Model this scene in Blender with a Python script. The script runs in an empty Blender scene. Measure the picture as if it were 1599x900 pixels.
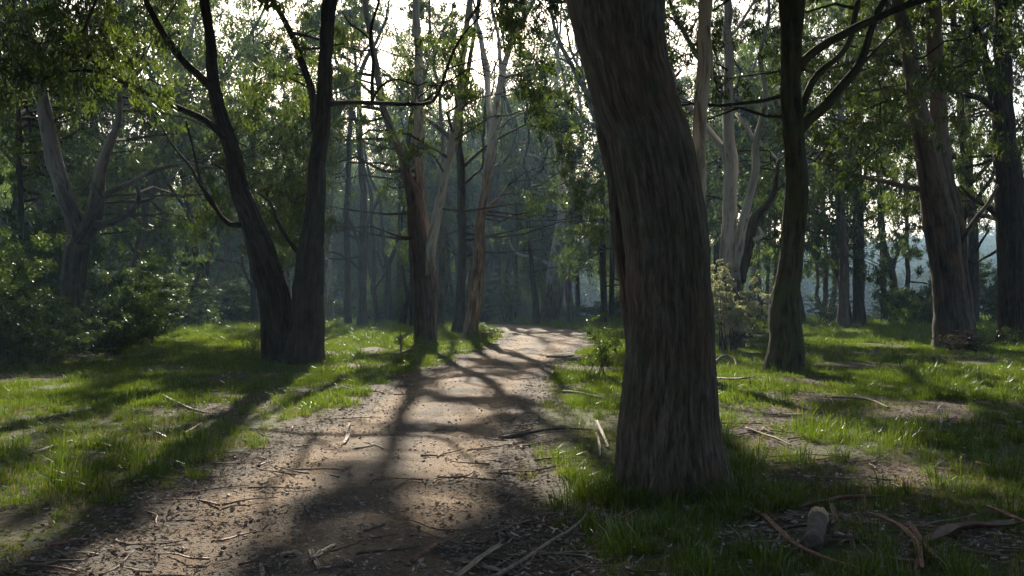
import bpy, math, random
import numpy as np
from mathutils import Vector
R = math.radians
random.seed(7)
rng = np.random.default_rng(7)

# ------------------------------------------------------------------ camera, sky, sun
scene = bpy.context.scene
F = 1555.0                      # focal length in photo pixels (photo 1599 px wide)
HOR = 470.0                     # photo row of the horizon
CAM_H = 1.5
cam_d = bpy.data.cameras.new("camera"); cam = bpy.data.objects.new("camera", cam_d)
scene.collection.objects.link(cam); scene.camera = cam
cam.location = (0, 0, CAM_H); cam.rotation_euler = (R(90), 0, 0)
cam_d.sensor_width = 36; cam_d.lens = 36 * F / 1599; cam_d.shift_y = (HOR - 450) / 1599
cam_d.clip_start = 0.05; cam_d.clip_end = 3000

SUN_EL, SUN_AZ = 27.0, -5.0     # azimuth measured from +Y towards +X
SDIR = np.array([math.cos(R(SUN_EL)) * math.sin(R(SUN_AZ)), math.cos(R(SUN_EL)) * math.cos(R(SUN_AZ)), math.sin(R(SUN_EL))])
world = bpy.data.worlds.new("World"); scene.world = world; world.use_nodes = True
wn = world.node_tree; bg = wn.nodes["Background"]
sky = wn.nodes.new("ShaderNodeTexSky"); sky.sky_type = 'NISHITA'; sky.sun_disc = False
sky.sun_elevation = R(SUN_EL); sky.sun_rotation = R(SUN_AZ)
sky.dust_density = 3.0; sky.air_density = 1.0; sky.ozone_density = 1.0
wn.links.new(sky.outputs[0], bg.inputs[0]); bg.inputs[1].default_value = 0.07
sun_d = bpy.data.lights.new("sun", 'SUN'); sun = bpy.data.objects.new("sun", sun_d)
scene.collection.objects.link(sun)
sun_d.energy = 5.0; sun_d.angle = R(0.55); sun_d.color = (1.0, 0.90, 0.74)
sun.rotation_euler = Vector(-SDIR).to_track_quat('-Z', 'Y').to_euler()
scene.view_settings.view_transform = 'Standard'; scene.view_settings.look = 'None'
scene.view_settings.exposure = 1.45; scene.view_settings.gamma = 1.0
scene.render.engine = 'CYCLES'
cy = scene.cycles
cy.max_bounces = 6; cy.diffuse_bounces = 3; cy.glossy_bounces = 2; cy.transmission_bounces = 3
cy.volume_bounces = 0; cy.transparent_max_bounces = 4
cy.use_denoising = True
cy.sample_clamp_indirect = 6

# ------------------------------------------------------------------ small helpers
COL = scene.collection
def link(o): COL.objects.link(o); return o
def tag(o, label=None, cat=None, group=None, kind=None):
    if label: o['label'] = label
    if cat: o['category'] = cat
    if group: o['group'] = group
    if kind: o['kind'] = kind
    return o
def empty(name, loc):
    o = bpy.data.objects.new(name, None); o.location = loc; o.empty_display_size = 0.3
    return link(o)
def W(px, py, Y):
    """photo pixel at depth Y -> world point"""
    return np.array([(px - 799.5) / F * Y, Y, CAM_H + (HOR - py) / F * Y])
def G(px, py):
    """photo pixel on flat ground -> x, y"""
    Y = CAM_H * F / (py - HOR)
    return np.array([(px - 799.5) / F * Y, Y])
def mesh_np(name, V, faces_flat, sizes, mat=None, smooth=False, attrs=None, parent=None, loc=None, do_link=True):
    me = bpy.data.meshes.new(name)
    V = np.asarray(V, dtype=np.float32)
    if loc is not None: V = V - np.asarray(loc, dtype=np.float32)
    me.vertices.add(len(V)); me.vertices.foreach_set("co", V.ravel())
    ff = np.asarray(faces_flat, dtype=np.int32).ravel()
    me.loops.add(len(ff)); me.loops.foreach_set("vertex_index", ff)
    sizes = np.asarray(sizes, dtype=np.int32); st = np.concatenate(([0], np.cumsum(sizes)[:-1])).astype(np.int32)
    me.polygons.add(len(sizes)); me.polygons.foreach_set("loop_start", st)
    me.polygons.foreach_set("use_smooth", np.full(len(sizes), bool(smooth)))
    me.update(calc_edges=True)
    for (an, dom, ty, data) in (attrs or []):
        a = me.attributes.new(an, ty, dom)
        a.data.foreach_set("vector" if ty == 'FLOAT_VECTOR' else "value", np.asarray(data, dtype=np.float32).ravel())
    if mat: me.materials.append(mat)
    if not do_link: return me
    o = link(bpy.data.objects.new(name, me))
    if parent is not None: o.parent = parent
    return o

def _hash(ix, iy, iz, seed):
    h = (ix.astype(np.uint64) * np.uint64(73856093)) ^ (iy.astype(np.uint64) * np.uint64(19349663)) ^ (iz.astype(np.uint64) * np.uint64(83492791)) ^ np.uint64(seed * 2654435761 % (2**32))
    h = (h & np.uint64(0xffffffff)).astype(np.uint64)
    h = (h ^ (h >> np.uint64(16))) * np.uint64(0x45d9f3b) & np.uint64(0xffffffff)
    h = (h ^ (h >> np.uint64(16))) * np.uint64(0x45d9f3b) & np.uint64(0xffffffff)
    h = h ^ (h >> np.uint64(16))
    return h.astype(np.float64) / 4294967295.0
def vnoise(x, y, z, seed=1):
    """value noise in -1..1"""
    x, y, z = np.broadcast_arrays(np.asarray(x, float), np.asarray(y, float), np.asarray(z, float))
    xi, yi, zi = np.floor(x), np.floor(y), np.floor(z)
    fx, fy, fz = x - xi, y - yi, z - zi
    ux, uy, uz = [f * f * (3 - 2 * f) for f in (fx, fy, fz)]
    xi, yi, zi = [(a.astype(np.int64) + 100000) for a in (xi, yi, zi)]
    r = 0
    for a in (0, 1):
        for b in (0, 1):
            for c in (0, 1):
                w = (ux if a else 1 - ux) * (uy if b else 1 - uy) * (uz if c else 1 - uz)
                r = r + w * _hash(xi + a, yi + b, zi + c, seed)
    return r * 2 - 1
def fbm(x, y, z=0.0, seed=1, o=3):
    r = 0; a = 1; s = 0
    for i in range(o):
        r = r + a * vnoise(np.asarray(x) * 2**i, np.asarray(y) * 2**i, np.asarray(z) * 2**i, seed + i); s += a; a *= .5
    return r / s
def sstep(a, b, x):
    t = np.clip((np.asarray(x, float) - a) / (b - a), 0, 1); return t * t * (3 - 2 * t)

# ------------------------------------------------------------------ materials
def newmat(name):
    m = bpy.data.materials.new(name); m.use_nodes = True
    nt = m.node_tree; nt.nodes.clear()
    out = nt.nodes.new("ShaderNodeOutputMaterial")
    return m, nt, out
def N(nt, typ, **kw):
    n = nt.nodes.new(typ)
    for k, v in kw.items():
        if k.startswith('i_'): n.inputs[k[2:].replace('_', ' ')].default_value = v
        elif k.startswith('n_'): n.inputs[int(k[2:])].default_value = v
        else: setattr(n, k, v)
    return n
def ramp(nt, stops):
    n = nt.nodes.new("ShaderNodeValToRGB"); e = n.color_ramp.elements
    while len(e) < len(stops): e.new(0.5)
    for i, (p, c) in enumerate(stops):
        e[i].position = p; e[i].color = (*c, 1) if len(c) == 3 else c
    return n
def mixc(nt, fac, a, b, mode='MIX'):
    n = nt.nodes.new("ShaderNodeMix"); n.data_type = 'RGBA'; n.blend_type = mode
    for inp, v in ((n.inputs[0], fac), (n.inputs[6], a), (n.inputs[7], b)):
        if hasattr(v, 'links') or isinstance(v, bpy.types.NodeSocket): nt.links.new(v, inp)
        else: inp.default_value = v if not isinstance(v, tuple) else (*v, 1)
    return n.outputs[2]
def math_(nt, op, a, b=0.0, clamp=False):
    n = nt.nodes.new("ShaderNodeMath"); n.operation = op; n.use_clamp = clamp
    for i, v in enumerate((a, b)):
        if isinstance(v, bpy.types.NodeSocket): nt.links.new(v, n.inputs[i])
        else: n.inputs[i].default_value = v
    return n.outputs[0]

def bark_mat(name, cols, moss=0.0, pale=None, h0=3.0, hw=1.5, scale=14.0, bump=0.6, stain=(0.20, 0.10, 0.05), vf=0.10):
    """cols: dark crack, mid, ridge.  pale: smooth upper bark colours (two)"""
    m, nt, out = newmat(name); L = nt.links
    at = N(nt, "ShaderNodeAttribute", attribute_name="bc")
    mp = N(nt, "ShaderNodeMapping"); mp.inputs['Scale'].default_value = (1, 1, vf)
    L.new(at.outputs['Vector'], mp.inputs['Vector'])
    n1 = N(nt, "ShaderNodeTexNoise", i_Scale=scale, i_Detail=6, i_Roughness=0.62, i_Distortion=0.35); L.new(mp.outputs[0], n1.inputs['Vector'])
    n2 = N(nt, "ShaderNodeTexNoise", i_Scale=1.7, i_Detail=4, i_Roughness=0.6); L.new(at.outputs['Vector'], n2.inputs['Vector'])
    n3 = N(nt, "ShaderNodeTexNoise", i_Scale=scale * 3.2, i_Detail=4, i_Roughness=0.7); L.new(mp.outputs[0], n3.inputs['Vector'])
    r1 = ramp(nt, [(0.38, cols[0]), (0.47, cols[1]), (0.58, cols[2]), (0.72, tuple(c * 1.35 for c in cols[2]))]); L.new(n1.outputs[0], r1.inputs[0])
    fine = ramp(nt, [(0.3, (0.55, 0.55, 0.55)), (0.7, (1.3, 1.3, 1.3))]); L.new(n3.outputs[0], fine.inputs[0])
    c = mixc(nt, 1.0, r1.outputs[0], fine.outputs[0], 'MULTIPLY')
    mp3 = N(nt, "ShaderNodeMapping"); mp3.inputs['Scale'].default_value = (1, 1, max(0.22, vf * 1.6)); L.new(at.outputs['Vector'], mp3.inputs['Vector'])
    wob_ = mixc(nt, 0.05, mp3.outputs[0], n3.outputs['Color'], 'ADD')
    vo = N(nt, "ShaderNodeTexVoronoi", i_Scale=scale * 1.5); L.new(wob_, vo.inputs['Vector'])
    sep = N(nt, "ShaderNodeSeparateColor"); L.new(vo.outputs['Color'], sep.inputs[0])
    pl = ramp(nt, [(0.0, (0.78, 0.77, 0.76)), (0.6, (1.0, 1.0, 1.0)), (1.0, (1.3, 1.28, 1.25))]); L.new(sep.outputs[0], pl.inputs[0])
    c = mixc(nt, 1.0, c, pl.outputs[0], 'MULTIPLY')
    n6 = N(nt, "ShaderNodeTexNoise", i_Scale=3.1, i_Detail=5, i_Roughness=0.65); L.new(at.outputs['Vector'], n6.inputs['Vector'])
    gp = ramp(nt, [(0.52, (0, 0, 0)), (0.66, (1, 1, 1))]); L.new(n6.outputs[0], gp.inputs[0])
    c = mixc(nt, math_(nt, 'MULTIPLY', gp.outputs[0], 0.35), c, tuple(sum(cols[2]) / 3 * k for k in (1.2, 1.2, 1.15)))
    st = ramp(nt, [(0.50, (0, 0, 0)), (0.68, (1, 1, 1))]); L.new(n2.outputs[0], st.inputs[0])
    c = mixc(nt, math_(nt, 'MULTIPLY', st.outputs[0], 0.4), c, stain)
    if moss > 0:
        n4 = N(nt, "ShaderNodeTexNoise", i_Scale=2.6, i_Detail=6, i_Roughness=0.7); L.new(at.outputs['Vector'], n4.inputs['Vector'])
        ms = ramp(nt, [(0.62 - 0.25 * moss, (0, 0, 0)), (0.80 - 0.2 * moss, (1, 1, 1))]); L.new(n4.outputs[0], ms.inputs[0])
        c = mixc(nt, math_(nt, 'MULTIPLY', ms.outputs[0], 0.75), c, (0.055, 0.075, 0.018))
    hgt = n1.outputs[0]
    rough = 0.9
    if pale:
        hb = N(nt, "ShaderNodeAttribute", attribute_name="hb")
        mp2 = N(nt, "ShaderNodeMapping"); mp2.inputs['Scale'].default_value = (1, 1, 0.22); L.new(at.outputs['Vector'], mp2.inputs['Vector'])
        n5 = N(nt, "ShaderNodeTexNoise", i_Scale=5.0, i_Detail=3, i_Roughness=0.55, i_Distortion=0.8); L.new(mp2.outputs[0], n5.inputs['Vector'])
        pr = ramp(nt, [(0.36, pale[0]), (0.5, pale[1]), (0.64, pale[1]), (0.70, stain)]); L.new(n5.outputs[0], pr.inputs[0])
        hh = math_(nt, 'ADD', hb.outputs['Fac'], math_(nt, 'MULTIPLY', math_(nt, 'SUBTRACT', n5.outputs[0], 0.5), 5.0))
        f = math_(nt, 'DIVIDE', math_(nt, 'SUBTRACT', hh, h0), hw, clamp=True)
        c = mixc(nt, f, c, pr.outputs[0])
        bmpf = math_(nt, 'SUBTRACT', 1.0, math_(nt, 'MULTIPLY', f, 0.8))
    p = N(nt, "ShaderNodeBsdfPrincipled", i_Roughness=rough); p.inputs['Specular IOR Level'].default_value = 0.25
    L.new(c, p.inputs['Base Color'])
    b = N(nt, "ShaderNodeBump"); b.inputs['Strength'].default_value = bump; b.inputs['Distance'].default_value = 0.03
    if pale: L.new(math_(nt, 'MULTIPLY', bmpf, bump), b.inputs['Strength'])
    hh2 = math_(nt, 'ADD', math_(nt, 'ADD', hgt, math_(nt, 'MULTIPLY', n3.outputs[0], 0.4)), math_(nt, 'MULTIPLY', sep.outputs[0], 0.35)); L.new(hh2, b.inputs['Height'])
    L.new(b.outputs[0], p.inputs['Normal']); L.new(p.outputs[0], out.inputs[0])
    return m

def leaf_mat(name, c0, c1, c2, trans=0.48, gloss=0.02, tr_boost=(1.5, 1.75, 0.7)):
    m, nt, out = newmat(name); L = nt.links
    at = N(nt, "ShaderNodeAttribute", attribute_name="rv")
    oi = N(nt, "ShaderNodeObjectInfo")
    v = math_(nt, 'FRACT', math_(nt, 'ADD', at.outputs['Fac'], math_(nt, 'MULTIPLY', oi.outputs['Random'], 0.25)))
    r = ramp(nt, [(0.0, c0), (0.5, c1), (1.0, c2)]); L.new(at.outputs['Fac'], r.inputs[0])
    d = N(nt, "ShaderNodeBsdfDiffuse"); L.new(r.outputs[0], d.inputs[0])
    t = N(nt, "ShaderNodeBsdfTranslucent"); tc = mixc(nt, 1.0, r.outputs[0], tr_boost, 'MULTIPLY'); L.new(tc, t.inputs[0])
    g = N(nt, "ShaderNodeBsdfGlossy", i_Roughness=0.38); g.inputs[0].default_value = (0.9, 0.95, 1, 1)
    m1 = N(nt, "ShaderNodeMixShader", n_0=trans); L.new(d.outputs[0], m1.inputs[1]); L.new(t.outputs[0], m1.inputs[2])
    fr = N(nt, "ShaderNodeFresnel"); fr.inputs[0].default_value = 1.4
    m2 = N(nt, "ShaderNodeMixShader"); L.new(math_(nt, 'MULTIPLY', fr.outputs[0], gloss * 5, clamp=True), m2.inputs[0])
    L.new(m1.outputs[0], m2.inputs[1]); L.new(g.outputs[0], m2.inputs[2])
    L.new(m2.outputs[0], out.inputs[0]); return m

def plain(name, col, rough=0.8, spec=0.3, var=0.35, scale=30.0, bump=0.2):
    m, nt, out = newmat(name); L = nt.links
    tc = N(nt, "ShaderNodeTexCoord"); n = N(nt, "ShaderNodeTexNoise", i_Scale=scale, i_Detail=4); L.new(tc.outputs['Object'], n.inputs['Vector'])
    oi = N(nt, "ShaderNodeObjectInfo")
    r = ramp(nt, [(0.3, tuple(c * (1 - var) for c in col)), (0.7, tuple(c * (1 + var) for c in col))]); L.new(n.outputs[0], r.inputs[0])
    k = math_(nt, 'ADD', math_(nt, 'MULTIPLY', oi.outputs['Random'], 0.7), 0.6)
    cc = N(nt, "ShaderNodeCombineColor")
    for i in range(3): L.new(k, cc.inputs[i])
    c = mixc(nt, 1.0, r.outputs[0], cc.outputs[0], 'MULTIPLY')
    p = N(nt, "ShaderNodeBsdfPrincipled", i_Roughness=rough); p.inputs['Specular IOR Level'].default_value = spec; L.new(c, p.inputs['Base Color'])
    b = N(nt, "ShaderNodeBump"); b.inputs['Strength'].default_value = bump; b.inputs['Distance'].default_value = 0.01; L.new(n.outputs[0], b.inputs['Height']); L.new(b.outputs[0], p.inputs['Normal'])
    L.new(p.outputs[0], out.inputs[0]); return m

M_GIANT = bark_mat("giant_bark", [(0.062, 0.047, 0.036), (0.100, 0.076, 0.057), (0.140, 0.110, 0.085)], moss=0.40, scale=26, bump=1.0, stain=(0.17, 0.085, 0.045), vf=0.11)
M_IRON = bark_mat("dark_furrowed_bark", [(0.012, 0.009, 0.006), (0.034, 0.025, 0.017), (0.064, 0.047, 0.032)], moss=0.3, scale=11, bump=0.9, stain=(0.10, 0.05, 0.03))
M_MOSS = bark_mat("mossy_bark", [(0.012, 0.011, 0.006), (0.038, 0.032, 0.017), (0.080, 0.064, 0.034)], moss=0.8, scale=11, bump=0.9, stain=(0.13, 0.07, 0.03))
M_BROWN = bark_mat("brown_peeling_bark", [(0.018, 0.013, 0.010), (0.055, 0.040, 0.029), (0.10, 0.072, 0.053)], scale=9, pale=[(0.10, 0.068, 0.05), (0.20, 0.145, 0.11)], h0=4.0, hw=3.0, stain=(0.24, 0.12, 0.07))
M_PALE = bark_mat("pale_gum_bark", [(0.03, 0.023, 0.018), (0.09, 0.07, 0.055), (0.16, 0.125, 0.10)], scale=9, pale=[(0.34, 0.31, 0.28), (0.54, 0.51, 0.48)], h0=2.2, hw=1.8, stain=(0.26, 0.16, 0.10))
M_TAN = bark_mat("tan_gum_bark", [(0.045, 0.03, 0.022), (0.15, 0.11, 0.08), (0.24, 0.18, 0.13)], scale=8, pale=[(0.22, 0.155, 0.11), (0.44, 0.355, 0.275)], h0=1.2, hw=1.5, stain=(0.30, 0.16, 0.08))
M_FARB = bark_mat("far_bark", [(0.03, 0.025, 0.02), (0.08, 0.06, 0.048), (0.13, 0.10, 0.08)], scale=6, pale=[(0.17, 0.14, 0.12), (0.26, 0.23, 0.20)], h0=6.0, hw=4.0, bump=0.3)
M_TWIG = plain("twig_bark", (0.05, 0.038, 0.029), rough=1.0, spec=0.02, var=0.3)
M_LEAF = leaf_mat("eucalypt_leaf", (0.040, 0.054, 0.020), (0.066, 0.086, 0.030), (0.12, 0.138, 0.046))
M_LEAFB = leaf_mat("grey_green_leaf", (0.036, 0.050, 0.027), (0.060, 0.080, 0.038), (0.098, 0.118, 0.054))
M_SHRUB = leaf_mat("shrub_leaf", (0.028, 0.042, 0.016), (0.052, 0.072, 0.027), (0.10, 0.12, 0.045), trans=0.4)
M_SHRUBL = leaf_mat("light_shrub_leaf", (0.035, 0.052, 0.016), (0.060, 0.082, 0.024), (0.11, 0.13, 0.036), trans=0.45)
M_FARLEAF = leaf_mat("far_wood_leaf", (0.014, 0.022, 0.014), (0.024, 0.036, 0.020), (0.038, 0.052, 0.026), trans=0.25, gloss=0.0)
M_FLOWER = leaf_mat("silvery_flower_leaf", (0.22, 0.23, 0.15), (0.40, 0.41, 0.30), (0.58, 0.58, 0.47), trans=0.4, tr_boost=(1.1, 1.1, 0.7))
M_FERN = leaf_mat("dry_fern_leaf", (0.05, 0.035, 0.018), (0.085, 0.065, 0.03), (0.12, 0.11, 0.045), trans=0.35, tr_boost=(1.3, 1.2, 0.7))
M_GRASS = leaf_mat("grass_blade", (0.044, 0.064, 0.012), (0.074, 0.100, 0.018), (0.135, 0.148, 0.038), trans=0.5, gloss=0.02, tr_boost=(1.5, 1.75, 0.5))
M_DRY = leaf_mat("dry_grass_blade", (0.16, 0.13, 0.06), (0.24, 0.20, 0.10), (0.34, 0.29, 0.16), trans=0.45, gloss=0.01, tr_boost=(1.1, 1.1, 0.8))
M_LITTER = leaf_mat("fallen_leaf", (0.14, 0.108, 0.083), (0.29, 0.24, 0.20), (0.46, 0.41, 0.36), trans=0.12, gloss=0.0, tr_boost=(1, 0.9, 0.7))
M_CHIP = leaf_mat("bark_crumb", (0.09, 0.064, 0.046), (0.19, 0.14, 0.105), (0.30, 0.24, 0.19), trans=0.0, gloss=0.0, tr_boost=(1, 1, 1))
M_STONE = plain("path_stone", (0.27, 0.215, 0.165), rough=0.75, var=0.4, scale=50)
M_STICK = plain("grey_stick", (0.17, 0.13, 0.10), rough=0.8, var=0.45, scale=20, bump=0.5)
M_STRIP = plain("red_brown_bark_strip", (0.20, 0.10, 0.065), rough=0.65, var=0.4, scale=12, bump=0.4)
M_STRIPP = plain("pale_bark_strip", (0.22, 0.17, 0.13), rough=0.65, var=0.35, scale=12, bump=0.4)
M_LOG = plain("weathered_log", (0.115, 0.092, 0.074), rough=0.9, var=0.55, scale=18, bump=0.7)
M_CUT = plain("pale_broken_wood", (0.38, 0.27, 0.17), rough=0.85, var=0.3, scale=20)

def ground_material():
    m, nt, out = newmat("forest_floor"); L = nt.links
    tc = N(nt, "ShaderNodeTexCoord")
    a = N(nt, "ShaderNodeTexNoise", i_Scale=0.45, i_Detail=7, i_Roughness=0.65); L.new(tc.outputs['Object'], a.inputs['Vector'])
    b = N(nt, "ShaderNodeTexNoise", i_Scale=14.0, i_Detail=8, i_Roughness=0.75); L.new(tc.outputs['Object'], b.inputs['Vector'])
    v = N(nt, "ShaderNodeTexVoronoi", i_Scale=26.0); L.new(tc.outputs['Object'], v.inputs['Vector'])
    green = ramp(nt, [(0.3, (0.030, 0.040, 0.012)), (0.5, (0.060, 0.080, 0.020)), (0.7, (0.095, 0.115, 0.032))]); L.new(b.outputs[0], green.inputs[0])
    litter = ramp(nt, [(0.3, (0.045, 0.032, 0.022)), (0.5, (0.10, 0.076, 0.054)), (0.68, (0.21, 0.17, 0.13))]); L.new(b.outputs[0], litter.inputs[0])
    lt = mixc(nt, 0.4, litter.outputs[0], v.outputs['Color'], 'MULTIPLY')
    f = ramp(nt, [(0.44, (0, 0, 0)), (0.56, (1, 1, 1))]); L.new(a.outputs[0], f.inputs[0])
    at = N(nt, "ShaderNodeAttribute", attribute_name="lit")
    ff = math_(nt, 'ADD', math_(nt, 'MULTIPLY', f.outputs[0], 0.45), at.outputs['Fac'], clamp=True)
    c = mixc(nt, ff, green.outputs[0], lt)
    p = N(nt, "ShaderNodeBsdfPrincipled", i_Roughness=0.9); p.inputs['Specular IOR Level'].default_value = 0.15; L.new(c, p.inputs['Base Color'])
    bp = N(nt, "ShaderNodeBump"); bp.inputs['Strength'].default_value = 0.8; bp.inputs['Distance'].default_value = 0.04; L.new(b.outputs[0], bp.inputs['Height']); L.new(bp.outputs[0], p.inputs['Normal'])
    L.new(p.outputs[0], out.inputs[0]); return m
def path_material():
    m, nt, out = newmat("dirt_track"); L = nt.links
    tc = N(nt, "ShaderNodeTexCoord")
    a = N(nt, "ShaderNodeTexNoise", i_Scale=1.1, i_Detail=6, i_Roughness=0.6, i_Distortion=0.4); L.new(tc.outputs['Object'], a.inputs['Vector'])
    b = N(nt, "ShaderNodeTexNoise", i_Scale=45.0, i_Detail=7, i_Roughness=0.8); L.new(tc.outputs['Object'], b.inputs['Vector'])
    v = N(nt, "ShaderNodeTexVoronoi", i_Scale=55.0); L.new(tc.outputs['Object'], v.inputs['Vector'])
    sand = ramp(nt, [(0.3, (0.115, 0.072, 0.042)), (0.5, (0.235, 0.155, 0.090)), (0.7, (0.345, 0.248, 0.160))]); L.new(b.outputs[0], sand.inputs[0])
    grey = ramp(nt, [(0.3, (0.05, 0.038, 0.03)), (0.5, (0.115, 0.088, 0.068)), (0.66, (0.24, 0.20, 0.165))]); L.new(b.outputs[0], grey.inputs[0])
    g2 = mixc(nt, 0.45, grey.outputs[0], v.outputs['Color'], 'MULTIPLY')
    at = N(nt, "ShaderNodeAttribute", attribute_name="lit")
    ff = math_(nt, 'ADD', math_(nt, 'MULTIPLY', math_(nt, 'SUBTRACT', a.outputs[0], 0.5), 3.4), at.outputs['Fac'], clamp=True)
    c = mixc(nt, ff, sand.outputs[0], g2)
    p = N(nt, "ShaderNodeBsdfPrincipled", i_Roughness=0.88); p.inputs['Specular IOR Level'].default_value = 0.2; L.new(c, p.inputs['Base Color'])
    bp = N(nt, "ShaderNodeBump"); bp.inputs['Strength'].default_value = 0.9; bp.inputs['Distance'].default_value = 0.025
    L.new(math_(nt, 'ADD', b.outputs[0], math_(nt, 'MULTIPLY', v.outputs['Distance'], 0.5)), bp.inputs['Height']); L.new(bp.outputs[0], p.inputs['Normal'])
    L.new(p.outputs[0], out.inputs[0]); return m

# ------------------------------------------------------------------ terrain
PATH_PX = [(900, 45, 890), (850, 130, 862), (800, 212, 845), (750, 308, 832), (700, 405, 828), (660, 490, 832), (620, 575, 842), (600, 618, 850),
           (580, 658, 862), (560, 715, 885), (550, 745, 900), (540, 768, 912), (530, 783, 922), (520, 788, 918), (514, 775, 893), (510, 745, 845), (507, 700, 795), (505, 640, 740)]
_pl = np.array([[*G(l, y), *G(r, y)] for (y, l, r) in PATH_PX])
_y0 = _pl[0, 1]
PY = np.concatenate(([-30, 0, 3.0], _pl[:, 1]))
_s = (_pl[3, [0, 2]] - _pl[0, [0, 2]]) / (_pl[3, 1] - _pl[0, 1])
PL = np.concatenate(([_pl[0, 0] + _s[0] * (-30 - _y0) * .6, _pl[0, 0] - _s[0] * _y0, _pl[0, 0] - _s[0] * (_y0 - 3)], _pl[:, 0]))
PR = np.concatenate(([PL[0] + 3.2, PL[1] + 3.2, _pl[0, 2] - 0.05], _pl[:, 2]))
def path_dist(x, y):
    """signed distance-like value: negative inside the path"""
    c = (np.interp(y, PY, PL) + np.interp(y, PY, PR)) / 2; w = (np.interp(y, PY, PR) - np.interp(y, PY, PL)) / 2
    d = np.abs(x - c) - w
    return np.where(y > 66, np.maximum(d, (y - 66)), d)
def gh(x, y):
    x = np.asarray(x, float); y = np.asarray(y, float)
    h = 0.05 * fbm(x * .35, y * .35, 3.3, 5) * sstep(3, 8, np.hypot(x, y)) + 0.015 * vnoise(x * 2.1, y * 2.1, 1.0, 9)
    right = sstep(-0.02, 0.16, x / np.maximum(y, 5.0))
    h = h - (0.8 + 9.0 * right) * sstep(78, 220, y)
    hill = (17 + 9 * fbm(x / 170, y / 300, 0, 31, 3) + 9 * sstep(0.25, 0.55, x / np.maximum(y, 5)))
    h = h + hill * sstep(240, 480, y)
    d = path_dist(x, y)
    h = h - 0.035 * sstep(0.5, -0.5, d)
    return h
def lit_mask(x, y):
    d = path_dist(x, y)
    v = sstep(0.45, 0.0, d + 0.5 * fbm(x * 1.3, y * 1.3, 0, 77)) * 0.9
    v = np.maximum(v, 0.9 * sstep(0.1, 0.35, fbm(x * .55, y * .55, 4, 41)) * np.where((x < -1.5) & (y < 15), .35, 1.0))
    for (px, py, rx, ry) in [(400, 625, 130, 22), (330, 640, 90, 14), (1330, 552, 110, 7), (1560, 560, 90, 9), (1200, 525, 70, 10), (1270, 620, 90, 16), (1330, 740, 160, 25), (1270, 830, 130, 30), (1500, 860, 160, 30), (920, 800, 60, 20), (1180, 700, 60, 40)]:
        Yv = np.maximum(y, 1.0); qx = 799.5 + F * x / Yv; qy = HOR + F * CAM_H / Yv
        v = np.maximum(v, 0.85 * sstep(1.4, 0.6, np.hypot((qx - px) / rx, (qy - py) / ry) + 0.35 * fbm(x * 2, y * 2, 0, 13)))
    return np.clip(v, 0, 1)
def grid_mesh(name, xs, ys, hfun, mat, litfun):
    X, Y = np.meshgrid(xs, ys); nx, ny = len(xs), len(ys)
    V = np.stack([X, Y, hfun(X, Y)], -1).reshape(-1, 3)
    i = (np.arange(ny - 1)[:, None] * nx + np.arange(nx - 1)[None]).ravel()
    Fq = np.stack([i, i + 1, i + nx + 1, i + nx], -1)
    return mesh_np(name, V, Fq, np.full(len(Fq), 4), mat, True, [("lit", 'POINT', 'FLOAT', litfun(X, Y).ravel())])
t = np.linspace(-6.2, 6.2, 260); xs = 2.6 * np.sinh(t); xs = np.clip(xs * 640 / xs.max(), -640, 640)
t = np.linspace(-2.85, 5.65, 300); ys = 7.5 + 4.2 * np.sinh(t); ys = ys[(ys > -34)]; ys = 7.5 + (ys - 7.5) * np.where(ys > 7.5, 632 / (ys.max() - 7.5), 1)
def ground_h(X, Y):
    d = path_dist(X, Y)
    return gh(X, Y) - 0.06 * sstep(-0.15, -0.5, d) + 0.012 * vnoise(X * 4, Y * 4, 7, 3)
ground = grid_mesh("ground", xs, ys, ground_h, ground_material(), lit_mask); tag(ground, "grassy forest floor with patches of leaf litter", kind="structure")
# dirt track
vv = np.concatenate((np.linspace(-20, 2, 20), 2 + 62 * np.linspace(0, 1, 460)**1.7)); uu = np.linspace(-1.06, 1.06, 70)
Uc, Yc = np.meshgrid(uu, vv)
lft, rgt = np.interp(Yc, PY, PL), np.interp(Yc, PY, PR)
# soften the traced outline
k = np.ones(9) / 9
for A in (lft, rgt):
    for j in range(0, 1):
        A[20:] = np.apply_along_axis(lambda c: np.convolve(np.pad(c, 4, mode='edge'), k, mode='valid'), 0, A[20:])
Xc = (lft + rgt) / 2 + Uc * (rgt - lft) / 2
edge = sstep(0.86, 1.1, np.abs(Uc))
Zc = gh(Xc, Yc) + 0.012 - 0.075 * edge + 0.018 * fbm(Xc * 5, Yc * 5, 0, 21) + 0.006 * vnoise(Xc * 22, Yc * 22, 0, 22) - 0.02 * (np.exp(-((np.abs(Uc) - 0.5) / 0.16)**2))
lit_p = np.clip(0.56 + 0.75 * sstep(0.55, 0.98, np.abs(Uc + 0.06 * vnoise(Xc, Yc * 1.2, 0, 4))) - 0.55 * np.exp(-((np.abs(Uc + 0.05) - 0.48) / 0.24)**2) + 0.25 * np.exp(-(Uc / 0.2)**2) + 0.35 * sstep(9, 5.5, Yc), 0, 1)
nx = len(uu); ny = len(vv); i = (np.arange(ny - 1)[:, None] * nx + np.arange(nx - 1)[None]).ravel()
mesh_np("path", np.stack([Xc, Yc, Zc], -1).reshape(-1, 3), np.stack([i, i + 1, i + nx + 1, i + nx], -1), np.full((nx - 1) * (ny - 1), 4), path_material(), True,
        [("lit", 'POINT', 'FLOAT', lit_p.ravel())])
tag(bpy.data.objects["path"], "sandy orange-brown dirt track curving into the forest", kind="structure")

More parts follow.
